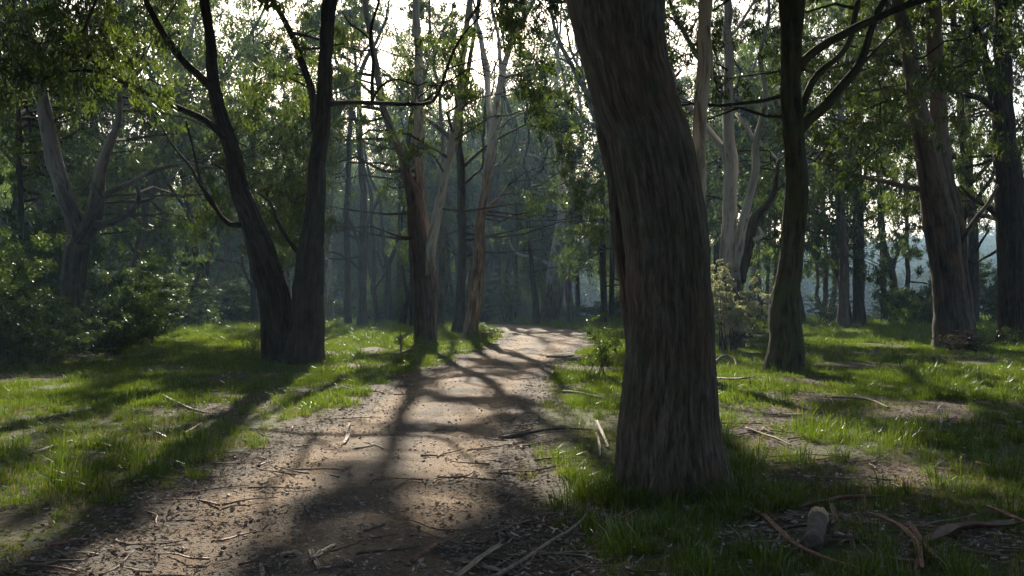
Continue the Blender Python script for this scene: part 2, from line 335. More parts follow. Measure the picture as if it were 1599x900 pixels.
# ------------------------------------------------------------------ tubes
def resample(P, r, n):
    P = np.asarray(P, float); r = np.asarray(r, float); m = len(P)
    if m == 2: P = np.vstack([P[0], (P[0] + P[1]) / 2, P[1]]); r = np.array([r[0], (r[0] + r[1]) / 2, r[1]]); m = 3
    Pp = np.vstack([2 * P[0] - P[1], P, 2 * P[-1] - P[-2]]); rp = np.concatenate(([r[0]], r, [r[-1]]))
    seg = np.linalg.norm(np.diff(P, axis=0), axis=1); cum = np.concatenate(([0], np.cumsum(seg)))
    s = np.linspace(0, cum[-1], n); idx = np.clip(np.searchsorted(cum, s, side='right') - 1, 0, m - 2)
    tt = ((s - cum[idx]) / np.maximum(seg[idx], 1e-6))[:, None]
    p0, p1, p2, p3 = Pp[idx], Pp[idx + 1], Pp[idx + 2], Pp[idx + 3]
    Q = 0.5 * ((2 * p1) + (-p0 + p2) * tt + (2 * p0 - 5 * p1 + 4 * p2 - p3) * tt**2 + (-p0 + 3 * p1 - 3 * p2 + p3) * tt**3)
    return Q, np.interp(s, cum, r), s
def tube(P, r, n=None, seg=14, amp=0.0, freq=9.0, seed=1, flare=0.0, wob=0.04, base_z=None, vf=0.13, kink=0.3):
    """returns V, faces, bc, hb ; amp: bark relief in metres"""
    L = float(np.sum(np.linalg.norm(np.diff(np.asarray(P, float), axis=0), axis=1)))
    if n is None: n = int(max(6, min(90, L / 0.22)))
    Q, rr, s = resample(P, r, n)
    kk = kink * np.minimum(rr, .07) * sstep(0, 1.0, s) * sstep(0, .5, s[-1] - s + .2); Q = Q + np.stack([vnoise(s * 1.1, seed, 0, 11) * kk, vnoise(s * 1.1, seed, 5, 12) * kk, 0 * kk], 1)
    rr = rr * (1 + .10 * np.maximum(0, vnoise(s * 1.6, seed, 9, 14)) * (kink > 0))
    T = np.gradient(Q, axis=0); T /= np.maximum(np.linalg.norm(T, axis=1, keepdims=True), 1e-9)
    u = np.cross(T[0], [0, 1, 0.01]); u /= np.linalg.norm(u); Us = [u]
    for k_ in range(1, n):
        u = Us[-1] - T[k_] * np.dot(Us[-1], T[k_]); u /= np.linalg.norm(u); Us.append(u)
    U = np.array(Us); Vv = np.cross(T, U)
    th = np.linspace(0, 2 * np.pi, seg, endpoint=False)
    C, S = np.cos(th)[None], np.sin(th)[None]
    rg = rr[:, None] * np.ones((1, seg)); sg = s[:, None] * np.ones((1, seg))
    cx, cyy = C * rg, S * rg
    rad = rg * (1 + wob * fbm(C * 1.2 + seed, S * 1.2, sg * 0.5, seed, 2))
    if amp > 0:
        q = fbm(cx * freq + seed * 3.1, cyy * freq, sg * freq * vf, seed + 50, 3)
        rid = np.abs(q); rad = rad + amp * (np.minimum(rid * 4.0, 1.0) - 0.75) + 0.45 * amp * vnoise(cx * freq * 3, cyy * freq * 3, sg * freq * vf * 4, seed + 90)
    if flare > 0:
        hf = np.exp(-sg / (0.55 + flare)); lob = 0.5 + 0.5 * np.cos(5 * th[None] + seed + 1.3 * np.sin(2 * th[None] + seed))
        rad = rad + flare * hf * (0.35 + 0.65 * lob**2)
    V = Q[:, None, :] + U[:, None, :] * (C * rad)[..., None] + Vv[:, None, :] * (S * rad)[..., None]
    bc = np.stack([cx + seed * 1.7, cyy, sg], -1).reshape(-1, 3)
    hb = (Q[:, 2] - (Q[0, 2] if base_z is None else base_z))[:, None] * np.ones((1, seg))
    a = np.arange(n - 1)[:, None] * seg; j = np.arange(seg)[None]; jn = (j + 1) % seg
    Fq = np.stack([a + j, a + jn, a + seg + jn, a + seg + j], -1).reshape(-1, 4)
    V = V.reshape(-1, 3); ntop = len(V)
    V = np.vstack([V, Q[-1] + T[-1] * rr[-1] * 0.6, Q[0] - T[0] * rr[0] * 0.08]); bc = np.vstack([bc, bc[-1], bc[0]]); hb = np.append(hb.ravel(), [hb[-1, 0], hb[0, 0]])
    e = (n - 1) * seg; tri = np.concatenate([np.stack([e + j[0], e + jn[0], np.full(seg, ntop)], -1), np.stack([jn[0], j[0], np.full(seg, ntop + 1)], -1)])
    return V, Fq, tri, bc, hb
def tube_obj(name, tb, mat, parent=None, origin=None):
    V, Fq, tri, bc, hb = tb
    flat = np.concatenate([Fq.ravel(), tri.ravel()]); sizes = np.concatenate([np.full(len(Fq), 4), np.full(len(tri), 3)])
    return mesh_np(name, V, flat, sizes, mat, True, [("bc", 'POINT', 'FLOAT_VECTOR', bc), ("hb", 'POINT', 'FLOAT', hb)], parent, origin)
def join_tubes(tbs):
    Vs, fs, sz, bcs, hbs = [], [], [], [], []; o = 0
    for V, Fq, tri, bc, hb in tbs:
        Vs.append(V); fs += [(Fq + o).ravel(), (tri + o).ravel()]; sz += [np.full(len(Fq), 4), np.full(len(tri), 3)]; bcs.append(bc); hbs.append(hb); o += len(V)
    return np.vstack(Vs), np.concatenate(fs), np.concatenate(sz), np.vstack(bcs), np.concatenate(hbs)

def prisms(p0, p1, r0, r1, k=3):
    """many thin straight twigs, vectorised"""
    p0 = np.asarray(p0, float); p1 = np.asarray(p1, float); n = len(p0)
    d = p1 - p0; d /= np.maximum(np.linalg.norm(d, axis=1, keepdims=True), 1e-9)
    ref = np.where(np.abs(d[:, 2:3]) > 0.9, [[1., 0, 0]], [[0, 0, 1.]]); u = np.cross(d, ref); u /= np.linalg.norm(u, axis=1, keepdims=True); v = np.cross(d, u)
    th = np.arange(k) * 2 * np.pi / k
    ring = np.cos(th)[None, :, None] * u[:, None] + np.sin(th)[None, :, None] * v[:, None]
    r0 = np.broadcast_to(r0, n)[:, None, None]; r1 = np.broadcast_to(r1, n)[:, None, None]
    V = np.concatenate([p0[:, None] + ring * r0, p1[:, None] + ring * r1], 1).reshape(-1, 3)
    b = np.arange(n)[:, None] * 2 * k; j = np.arange(k)[None]; jn = (j + 1) % k
    Fq = np.stack([b + j, b + jn, b + k + jn, b + k + j], -1).reshape(-1, 4)
    return V, Fq
def leaves(c, axis, L, Wd, rv):
    """rhombic leaf blades: centre, axis, length, width"""
    n = len(c); a = axis / np.maximum(np.linalg.norm(axis, axis=1, keepdims=True), 1e-9)
    q = rng.normal(size=(n, 3)); w = np.cross(a, q); w /= np.maximum(np.linalg.norm(w, axis=1, keepdims=True), 1e-9)
    L = np.broadcast_to(L, n)[:, None]; Wd = np.broadcast_to(Wd, n)[:, None]
    V = np.stack([c - a * L * .5, c - a * L * .08 + w * Wd * .5, c + a * L * .5, c - a * L * .08 - w * Wd * .5], 1).reshape(-1, 3)
    return V, np.arange(4 * n).reshape(-1, 4), rv

# ------------------------------------------------------------------ patches of ground the sun reaches (photo px: x, y, rx, ry)
SUNNY = [(600, 628, 62, 20), (735, 600, 60, 14), (850, 540, 95, 16), (640, 560, 0, 0), (470, 690, 70, 24), (420, 745, 80, 26), (330, 810, 95, 36), (235, 875, 130, 48), (700, 640, 50, 14), (560, 705, 40, 12), (680, 765, 60, 14), (590, 805, 50, 9), (500, 850, 60, 10), (785, 690, 30, 12), (430, 640, 50, 10), (620, 732, 50, 10), (700, 800, 45, 8), (640, 690, 70, 16), (730, 720, 35, 22),
         (935, 545, 50, 14), (900, 600, 75, 28), (910, 650, 50, 22), (1150, 600, 60, 30), (1180, 655, 80, 28), (1330, 600, 90, 16), (1260, 590, 60, 9), (1540, 600, 90, 28), (1470, 640, 90, 18), (1340, 690, 110, 22), (1400, 745, 70, 20), (1230, 700, 60, 26),
         (900, 755, 60, 20), (60, 605, 80, 12), (215, 612, 34, 12), (330, 512, 110, 5), (290, 528, 60, 5), (380, 540, 50, 5), (530, 545, 90, 10), (600, 530, 90, 6), (520, 575, 60, 14), (480, 600, 60, 9), (700, 545, 70, 16), (560, 515, 80, 5), (740, 520, 50, 8), (1120, 540, 40, 10),
         (25, 800, 0, 0), (110, 815, 40, 14), (50, 860, 70, 20), (380, 640, 60, 8), (420, 625, 40, 7), (1570, 545, 50, 6), (1000, 515, 60, 6)]
SUNNY = np.array([p for p in SUNNY if p[2] > 0], float)
TARGETS = [(W(*q[:3]), q[3]) for q in [(1132, 430, 29, 1.0), (60, 310, 28, .6), (1141, 330, 33, .9), (1178, 260, 33, .9), (1139, 120, 33, .8), (716, 150, 35, .9), (690, 300, 35, .7), (752, 350, 40.5, .9), (765, 250, 40.5, .8), (516, 440, 66, 1.6),
    (290, 150, 25, 1.3), (230, 110, 25, 1.2), (340, 60, 27, 1.3), (1290, 60, 22, 1.2), (1310, 190, 45, 2.2), (1400, 170, 45, 2.0), (780, 400, 60, 2.0), (900, 330, 60, 2.5), (950, 20, 7.9, .7), (160, 520, 26, .5), (205, 455, 32, .8), (245, 470, 44, 1.2), (150, 430, 30, .6), (20, 420, 26, .7), (330, 450, 60, 1.5), (700, 60, 30, 1.5), (600, 80, 30, 1.5), (1000, 330, 40, 2), (1180, 330, 45, 2), (460, 100, 30, 1.3), (820, 330, 55, 2.2)]]
def in_sun(P, jit=0.0):
    """how strongly a point's shadow would fall on one of the sunny patches (0..1)"""
    g = P[:, :2] - SDIR[None, :2] / SDIR[2] * P[:, 2:3]
    gy = np.maximum(g[:, 1], 0.5); qx = 799.5 + F * g[:, 0] / gy; qy = HOR + F * CAM_H / gy
    m = np.zeros(len(P)); nz = 0.30 * fbm(g[:, 0] * 1.1, g[:, 1] * .8, 0, 61, 2)
    for (px, py, rx, ry) in SUNNY:
        d = np.hypot((qx - px) / rx, (qy - py) / ry) + nz
        m = np.maximum(m, sstep(1.32, 1.08, d))
    m = np.where(g[:, 1] > 1.0, m, 0)
    for (c, r) in TARGETS:
        d = P - c; t_ = d @ SDIR; pp = np.linalg.norm(d - t_[:, None] * SDIR, axis=1)
        m = np.maximum(m, np.where(t_ > r * .6, sstep(1.15, .85, pp / r), 0))
    return m

# ------------------------------------------------------------------ hero trees, traced from the photo at their own depth
TREES = []; 
class Tree:
    def __init__(s, name, label, Y, mat, H, leafm=M_LEAF, seed=1, group=None, auto=14, leafn=330, cr=3.2):
        s.name, s.label, s.Y, s.mat, s.H, s.leafm, s.seed, s.group = name, label, Y, mat, H, leafm, seed, group
        s.stems = []; s.pts = []; s.blobs = []; s.auto = auto; s.leafn = leafn; s.cr = cr; TREES.append(s)
    def stem(s, pts, role='branch', ext=False, seg=None, amp=None, flare=0.0, dY=0.0, dY1=None, n=None, freq=9.0, vf=0.13, mat=None):
        """pts (px, py, width px); dY..dY1: depth offset from first to last point"""
        k = len(pts); Ys = s.Y + np.linspace(dY, dY if dY1 is None else dY1, k)
        P = np.array([W(p[0], p[1], Y) for p, Y in zip(pts, Ys)]); r = np.array([p[2] / 2 / F * Y for p, Y in zip(pts, Ys)])
        if role == 'trunk' and pts[0][1] > 485:
            g0 = float(gh(P[0, 0], P[0, 1]));  P = np.vstack([[P[0, 0], P[0, 1], min(g0, P[0, 2]) - 0.35], P]); r = np.concatenate(([r[0] * 1.05], r))
        if ext: P, r = s.extend(P, r)
        s.stems.append(dict(P=P, r=r, role=role, seg=seg, amp=amp, flare=flare, n=n, freq=freq, vf=vf, mat=mat))
        return s
    def extend(s, P, r):
        rr = np.random.default_rng(s.seed * 31 + len(s.stems)); P = list(P); r = list(r)
        d = P[-1] - P[-2]; d = d / np.linalg.norm(d); top = s.H * (0.85 + 0.2 * rr.random()); z = P[-1][2]; r0 = r[-1]; z0 = z; k = 0
        while z < top and k < 30:
            d = d + rr.normal(size=3) * [0.16, 0.2, 0.05] + [0, 0, 0.10]; d /= np.linalg.norm(d)
            if d[2] < 0.45: d[2] = 0.45; d /= np.linalg.norm(d)
            P.append(P[-1] + d * 1.1); z = P[-1][2]; r.append(max(0.025, r0 * (1 - 0.85 * (z - z0) / max(1.0, top - z0)))); k += 1
            if k % 2 == 0 and z > z0 + 1.0:
                q = np.array([rr.normal() * 1.0, rr.normal() * 1.0, 0.55 + 0.5 * rr.random()]); q /= np.linalg.norm(q)
                ln = (1.2 + 2.4 * rr.random()) * s.cr / 3.2; b = [P[-1]]; 
                for e in range(4): q = q + rr.normal(size=3) * 0.2 + [0, 0, 0.06]; q /= np.linalg.norm(q); b.append(b[-1] + q * ln / 4)
                s.stems.append(dict(P=np.array(b), r=np.linspace(r[-1] * .6, 0.02, 5), role='branch', seg=7, amp=0, flare=0, n=9, freq=9))
                s.blobs.append((b[-1], 0.9 + 0.5 * rr.random())); s.blobs.append((b[2] + rr.normal(size=3) * .6, 0.8))
        s.blobs.append((P[-1], 1.3))
        return np.array(P), np.array(r)

giant = Tree("giant_eucalypt", "giant fibrous-barked eucalypt trunk leaning left close beside the track", 7.9, M_GIANT, 17, seed=3, auto=8)
T = giant
T.stem([(1050, 800, 166), (1046, 765, 158), (1043, 720, 154), (1042, 680, 148), (1045, 600, 138), (1048, 500, 129), (1044, 444, 129), (1042, 389, 129), (1035, 333, 130), (1025, 278, 129), (1014, 222, 128), (1005, 194, 126), (994, 167, 127), (987, 139, 129), (979, 111, 128), (968, 55, 137), (961, 0, 151), (952, -80, 158), (935, -200, 150), (915, -330, 130)],
       'trunk', ext=True, seg=240, amp=0.008, flare=0.18, n=420, freq=24, vf=0.16)
T.stem([(1016, 620, 36), (1000, 560, 40), (990, 500, 36), (982, 444, 30), (971, 389, 26), (965, 333, 26), (960, 278, 26), (948, 222, 26), (941, 167, 28), (940, 111, 34), (950, 50, 40)], 'second_trunk', seg=56, amp=0.006, dY=0.25, dY1=0.15, n=160, freq=18, vf=0.2)
def flakes(tree, n, seed):
    """loose bark flakes hugging the trunk, each its own piece"""
    rr = np.random.default_rng(seed); st = tree.stems[0]; Q, r_, s_ = resample(st['P'], st['r'], 400); out = []
    for k in range(n):
        i0 = int(rr.integers(20, 150)); ln = int(rr.integers(5, 16)); th = rr.random() * 2 * math.pi
        if k < 12: th = (math.pi if k % 2 else 0) + rr.normal() * .25 - math.pi * 0
        i1 = min(i0 + ln, 380); out.append((Q[i0:i1], r_[i0:i1], th, .012 + .022 * rr.random(), .01 + .035 * rr.random() * (k % 3 == 0)))
    return out

T = Tree("v_forked_tree", "dark furrowed tree forked low into a V, left of the track", 23.3, M_IRON, 17, seed=5, auto=16)
T.stem([(446, 572, 66), (440, 550, 56), (432, 500, 47), (426, 460, 46), (418, 420, 46), (405, 380, 40), (388, 330, 33), (374, 290, 29), (364, 250, 25), (351, 200, 22), (338, 150, 19), (331, 100, 16), (325, 50, 15), (317, 0, 14), (312, -40, 13)], 'trunk', ext=True, seg=90, amp=0.026, flare=0.17, n=150, freq=9)
T.stem([(470, 570, 62), (474, 530, 56), (478, 480, 50), (483, 430, 44), (488, 380, 37), (491, 330, 29), (494, 290, 27), (496, 240, 25), (501, 200, 23), (507, 100, 21), (512, 50, 21), (515, 0, 22), (518, -40, 20)], 'second_trunk', ext=True, seg=80, amp=0.026, flare=0.14, dY=-0.1, dY1=0.6, n=150, freq=9)
T.stem([(338, 150, 15), (325, 133, 13), (305, 113, 12), (288, 98, 11), (260, 63, 10), (240, 30, 9), (225, 0, 8)], ext=True, seg=18, amp=0.006, dY1=-0.6)
T.stem([(368, 236, 14), (345, 210, 11), (318, 187, 10), (277, 167, 9), (233, 147, 8), (190, 128, 7), (160, 112, 7), (138, 85, 6), (128, 62, 5), (138, 35, 5), (150, 0, 4)], ext=False, seg=16, amp=0.004, dY1=-1.5)
T.stem([(165, 116, 5), (140, 110, 4), (110, 112, 3), (80, 118, 3), (55, 132, 2)], seg=8, dY=-1.4, dY1=-2)
T.stem([(138, 92, 4), (115, 70, 3.5), (85, 62, 3), (60, 72, 2)], seg=8, dY=-1.3, dY1=-0.7)
T.stem([(390, 345, 11), (365, 353, 9), (345, 338, 7), (330, 312, 6), (312, 290, 5), (298, 262, 4), (280, 240, 3), (262, 215, 3), (248, 190, 2)], seg=12, dY1=-1.2, amp=0.003)
T.stem([(345, 338, 5), (318, 300, 4), (308, 262, 4), (300, 225, 3), (290, 190, 3)], seg=8, dY=-0.4, dY1=-0.9)
T.stem([(508, 165, 9), (530, 161, 8), (560, 160, 7), (600, 162, 7), (646, 163, 6), (672, 161, 6), (684, 148, 5), (692, 125, 5), (697, 105, 4), (708, 80, 4), (722, 57, 3), (745, 30, 2)], seg=12, amp=0.003, dY=0.4, dY1=-0.6)
T.stem([(582, 161, 6), (581, 130, 6), (584, 95, 5), (580, 50, 5), (590, 10, 4), (597, -30, 3)], seg=9, dY=0.2, dY1=-0.2)
T.stem([(584, 150, 4), (600, 130, 4), (622, 124, 3), (650, 134, 2.5), (668, 128, 2)], seg=7, dY=0.1, dY1=-0.5)
T.stem([(575, 60, 3), (563, 48, 3), (548, 38, 3), (535, 20, 2)], seg=7, dY=0.1, dY1=.5)
T.stem([(697, 108, 3), (730, 98, 2.6), (752, 92, 2)], seg=7, dY=-0.5, dY1=-0.8)
T.stem([(492, 205, 12), (489, 165, 12), (484, 130, 11), (474, 97, 10), (462, 65, 9), (449, 40, 9), (435, 18, 8), (421, -5, 7)], ext=True, seg=16, amp=0.003, dY=1.0, dY1=2.2)
T.stem([(415, 385, 8), (398, 340, 5), (380, 300, 4), (352, 268, 4), (330, 255, 3)], seg=8, dY=0.3, dY1=1.4)
T.stem([(470, 400, 8), (448, 372, 6), (432, 345, 5), (424, 318, 4), (400, 300, 3)], seg=8, dY=0.2, dY1=1.2)

T = Tree("mossy_tree", "dark mossy straight trunk with three limbs rising to the right", 21.3, M_MOSS, 17, seed=8)
T.stem([(1225, 584, 56), (1225, 560, 50), (1226, 530, 48), (1228, 500, 46), (1231, 450, 38), (1235, 400, 36), (1240, 350, 34), (1242, 300, 32), (1240, 250, 30), (1239, 200, 31), (1238, 150, 29), (1236, 100, 29), (1235, 50, 33), (1234, 0, 36), (1232, -40, 34)], 'trunk', ext=True, seg=72, amp=0.020, flare=0.16, n=150, freq=10)
T.stem([(1243, 112, 15), (1258, 92, 14), (1285, 72, 13), (1312, 57, 12), (1340, 42, 12), (1370, 28, 11), (1400, 14, 10), (1440, 0, 9), (1470, -8, 8)], ext=True, seg=16, amp=0.004, dY1=-0.8)
T.stem([(1244, 208, 19), (1262, 188, 17), (1285, 170, 16), (1305, 148, 15), (1320, 130, 14), (1340, 106, 13), (1350, 80, 12), (1356, 50, 11), (1368, 20, 10), (1384, -8, 9)], ext=True, seg=18, amp=0.006, dY1=-0.4)
T.stem([(1246, 185, 13), (1262, 145, 11), (1282, 112, 10), (1310, 88, 9), (1328, 60, 9), (1334, 30, 9), (1342, 0, 8)], ext=True, seg=14, amp=0.004, dY1=0.7)
T.stem([(1340, 106, 7), (1362, 84, 5), (1385, 60, 4), (1405, 38, 3)], seg=8, dY=-.2, dY1=.4)

T = Tree("twin_trunk_gum", "leaning brown gum joined at its base to a darker second trunk", 31.0, M_BROWN, 20, seed=11)
T.stem([(1492, 552, 70), (1489, 520, 56), (1486, 480, 52), (1480, 420, 50), (1472, 370, 48), (1462, 320, 46), (1453, 270, 40), (1443, 220, 34), (1434, 180, 30), (1424, 120, 24), (1415, 70, 21), (1405, 20, 19), (1398, -20, 18)], 'trunk', ext=True, seg=54, amp=0.014, flare=0.14, n=130, freq=8)
T.stem([(1500, 550, 50), (1499, 500, 40), (1495, 440, 36), (1490, 380, 34), (1482, 320, 32), (1474, 270, 29), (1468, 220, 28), (1464, 150, 26), (1460, 80, 25), (1456, 0, 22), (1454, -40, 20)], 'second_trunk', ext=True, seg=44, amp=0.012, flare=0.1, dY=0.6, dY1=1.2, n=120, freq=8)
T.stem([(1440, 216, 7), (1415, 195, 6), (1385, 192, 6), (1350, 194, 6), (1330, 196, 5), (1310, 188, 4), (1290, 186, 3)], seg=10, dY1=-1)
T.stem([(1450, 296, 9), (1425, 294, 8), (1390, 286, 7), (1350, 278, 6), (1310, 268, 5), (1290, 256, 4), (1272, 252, 3)], seg=10, dY=0.3, dY1=-1.4)
T.stem([(1428, 150, 6), (1410, 143, 6), (1385, 140, 5), (1345, 144, 4), (1320, 152, 3)], seg=8, dY1=1)
T.stem([(1500, 380, 9), (1520, 345, 7), (1540, 320, 6), (1558, 290, 5)], seg=8, dY=0.4, dY1=1.5)

T = Tree("dark_forked_tree", "thick near-black tree with a fork and long low limb at the right edge", 35.5, M_IRON, 19, seed=13)
T.stem([(1588, 538, 62), (1586, 510, 50), (1584, 470, 46), (1582, 420, 46), (1580, 360, 46), (1577, 320, 44), (1575, 280, 40), (1570, 230, 34), (1567, 180, 30), (1567, 120, 24), (1565, 60, 25), (1566, 0, 26), (1566, -40, 24)], 'trunk', ext=True, seg=50, amp=0.016, flare=0.14, n=120, freq=8)
T.stem([(1578, 330, 22), (1592, 305, 20), (1608, 290, 16), (1640, 260, 12), (1680, 200, 9)], ext=True, seg=14, amp=0.004)
T.stem([(1566, 215, 17), (1556, 178, 15), (1547, 130, 13), (1540, 92, 12), (1528, 55, 10), (1514, 20, 9), (1502, -10, 8)], ext=True, seg=14, amp=0.004, dY1=1.0)
T.stem([(1552, 172, 10), (1535, 157, 10), (1512, 148, 9), (1490, 140, 9), (1468, 130, 9), (1440, 118, 8), (1415, 104, 8), (1392, 94, 7), (1365, 86, 6), (1345, 92, 5), (1310, 104, 4), (1285, 108, 3)], seg=12, amp=0.003, dY1=-3)
T.stem([(1475, 125, 5), (1492, 106, 4), (1512, 96, 4), (1535, 94, 3)], seg=7, dY=-1, dY1=-1.4)
T.stem([(1562, 345, 8), (1540, 322, 6), (1520, 312, 5), (1500, 290, 3)], seg=8, dY=0.3, dY1=-.8)
T.stem([(1560, 390, 5), (1540, 402, 4), (1520, 410, 3), (1500, 396, 2)], seg=7, dY=0.3, dY1=-.8)

T = Tree("smooth_slender_gum", "slender tan gum with hanging bark ribbons just behind the giant trunk", 19.0, M_TAN, 17, seed=15, auto=6)
T.stem([(1078, 592, 40), (1079, 540, 33), (1080, 480, 29), (1085, 400, 25), (1090, 330, 23), (1094, 290, 22), (1092, 240, 22), (1095, 180, 21), (1098, 120, 21), (1101, 60, 20), (1105, 0, 20), (1108, -40, 19)], 'trunk', ext=True, seg=32, amp=0.006, flare=0.06, n=110, freq=8)
T.stem([(1095, 190, 6), (1086, 140, 4), (1084, 190, 3), (1082, 240, 2)], 'bark_ribbon', seg=6, dY=-0.15, dY1=-0.2)
T.stem([(1106, 40, 5), (1112, 90, 3), (1113, 130, 2)], 'bark_ribbon', seg=6, dY=-0.15, dY1=-0.2)

T = Tree("pale_many_limbed_gum", "pale white-limbed gum branching behind the silvery flowering shrub", 33.0, M_PALE, 19, leafm=M_LEAFB, seed=17)
T.stem([(1143, 541, 40), (1142, 510, 33), (1141, 470, 31), (1140, 430, 28), (1139, 390, 26), (1140, 340, 23), (1141, 290, 21), (1142, 250, 21), (1139, 200, 16), (1138, 150, 15), (1139, 100, 15), (1136, 50, 13), (1138, 20, 12), (1130, -20, 11)], 'trunk', ext=True, seg=36, amp=0.008, flare=0.08, n=120)
T.stem([(1141, 270, 13), (1130, 235, 12), (1112, 210, 11), (1098, 192, 10), (1078, 168, 9), (1062, 145, 8), (1048, 110, 8), (1035, 70, 7), (1020, 20, 6)], ext=True, seg=14, dY1=1.5)
T.stem([(1148, 425, 12), (1154, 385, 14), (1162, 340, 13), (1172, 295, 12), (1181, 262, 12), (1179, 232, 11), (1182, 210, 10), (1190, 180, 8), (1194, 140, 8), (1188, 100, 7), (1192, 60, 6), (1200, 20, 5)], ext=True, seg=16, dY=-0.2, dY1=-.8)
T.stem([(1178, 222, 7), (1165, 195, 6), (1150, 178, 5)], seg=8, dY=-0.6, dY1=.3)
T.stem([(1152, 440, 24), (1160, 400, 24), (1168, 370, 22), (1176, 345, 17), (1190, 330, 12), (1205, 310, 9), (1212, 285, 7), (1216, 250, 5)], seg=16, dY=0.3, dY1=1.5, amp=0.006, mat=M_IRON)
T.stem([(1176, 375, 8), (1190, 368, 6), (1185, 355, 4)], seg=7, dY=0.5, dY1=.4)
T.stem([(1142, 55, 6), (1155, 40, 5), (1170, 15, 4), (1185, -10, 4)], ext=True, seg=8, dY1=1)

M_PALEH = bark_mat("pale_upper_limb_bark", [(0.015, 0.012, 0.010), (0.045, 0.035, 0.028), (0.09, 0.07, 0.055)], scale=9, pale=[(0.12, 0.095, 0.08), (0.24, 0.205, 0.175)], h0=4.6, hw=1.5, stain=(0.22, 0.12, 0.07))
T = Tree("left_pale_limbed_tree", "tree with black lower trunk and two pale upper limbs above the left thicket", 33.0, M_PALEH, 19, leafm=M_LEAF, seed=19)
T.stem([(110, 552, 52), (112, 500, 42), (116, 450, 38), (118, 410, 36), (123, 375, 34), (112, 335, 26), (98, 300, 25), (85, 260, 24), (78, 220, 24), (72, 180, 22), (64, 140, 19), (58, 100, 16), (50, 65, 13), (42, 30, 11), (38, -10, 10)], 'trunk', ext=True, seg=36, amp=0.014, flare=0.1, n=120, freq=8)
T.stem([(124, 380, 26), (142, 345, 26), (150, 312, 24), (154, 285, 19), (160, 255, 17), (170, 225, 14), (180, 200, 11), (186, 170, 8), (190, 130, 6)], seg=18, dY=-.1, dY1=-1)
T.stem([(150, 350, 13), (170, 348, 12), (192, 338, 11), (208, 325, 9), (217, 308, 8), (214, 290, 5)], seg=12, dY=-.3, dY1=-1.2)
T.stem([(150, 312, 10), (172, 300, 9), (200, 288, 8), (225, 273, 7), (255, 262, 6), (290, 255, 5), (325, 262, 4), (352, 262, 3)], seg=10, dY=-.4, dY1=-1.6)
T.stem([(62, 120, 11), (72, 75, 9), (82, 40, 8), (86, 0, 7)], ext=True, seg=12, dY1=1)
T.stem([(72, 190, 8), (50, 100, 6), (38, 60, 6), (36, 40, 4)], seg=8, dY1=-.8)
T.stem([(50, 70, 6), (30, 55, 5), (10, 38, 4), (-10, 30, 3)], seg=7, dY1=-.8)
T.stem([(142, 340, 6), (160, 312, 4), (146, 290, 3), (137, 262, 3), (150, 230, 2)], seg=7, dY=-.5, dY1=-.9)

M_TANP = bark_mat("tan_to_white_gum_bark", [(0.045, 0.032, 0.024), (0.17, 0.125, 0.09), (0.30, 0.23, 0.17)], scale=8, pale=[(0.36, 0.34, 0.32), (0.58, 0.56, 0.53)], h0=6.0, hw=3.0, stain=(0.26, 0.15, 0.09))
T = Tree("cluster_gum", "flared dark trunk rising into grey and brown stems in the central clump", 35.9, M_BROWN, 21, seed=21)
T.stem([(662, 541, 38), (664, 520, 31), (663, 480, 30), (660, 440, 29), (656, 400, 27), (651, 350, 26), (647, 310, 24), (638, 280, 17), (628, 250, 14), (617, 220, 13), (607, 190, 12), (599, 165, 11), (590, 120, 10), (578, 60, 9), (570, 0, 8)], 'trunk', ext=True, seg=32, amp=0.012, flare=0.12, n=120)
T.stem([(668, 540, 24), (673, 500, 22), (673, 440, 20), (670, 400, 19), (664, 360, 17), (656, 310, 16), (654, 250, 15), (653, 190, 15), (653, 130, 14), (652, 60, 12), (650, 0, 11), (650, -30, 10)], 'second_trunk', ext=True, seg=28, amp=0.007, flare=0.05, dY=0.3, dY1=0.9, n=110, mat=M_TANP)
T.stem([(672, 430, 17), (672, 400, 17), (677, 360, 16), (683, 325, 14), (692, 290, 13), (700, 250, 12), (706, 215, 12), (714, 180, 13), (718, 145, 12), (721, 100, 10), (727, 50, 9), (733, 0, 9), (737, -30, 8)], ext=True, seg=18, dY=-0.2, dY1=-1.2, n=90, mat=M_PALE)
T.stem([(653, 540, 7), (640, 548, 5), (622, 552, 4), (598, 556, 3)], 'surface_root', seg=7, dY=-.4, dY1=-2)

T = Tree("dark_pole_tree", "straight dark trunk standing just behind the twisted tan gum", 47.0, M_IRON, 21, seed=23)
T.stem([(716, 522, 24), (718, 500, 17), (720, 450, 14), (722, 400, 13), (721, 350, 12), (720, 300, 12), (719, 250, 12), (716, 220, 11), (720, 180, 8), (727, 140, 8), (733, 100, 7), (742, 50, 6), (748, -10, 6)], 'trunk', ext=True, seg=20, amp=0.008, flare=0.16)
T.stem([(717, 235, 9), (705, 218, 8), (688, 202, 7), (668, 188, 6), (650, 175, 5), (630, 150, 4), (610, 120, 4)], seg=9, dY1=2)
T.stem([(722, 262, 6), (745, 240, 5), (760, 228, 4), (790, 210, 4), (820, 195, 3)], seg=7, dY1=-2)
T.stem([(722, 290, 5), (742, 272, 4), (752, 262, 4), (756, 215, 4), (757, 180, 4), (760, 150, 3)], seg=7, dY1=-2)

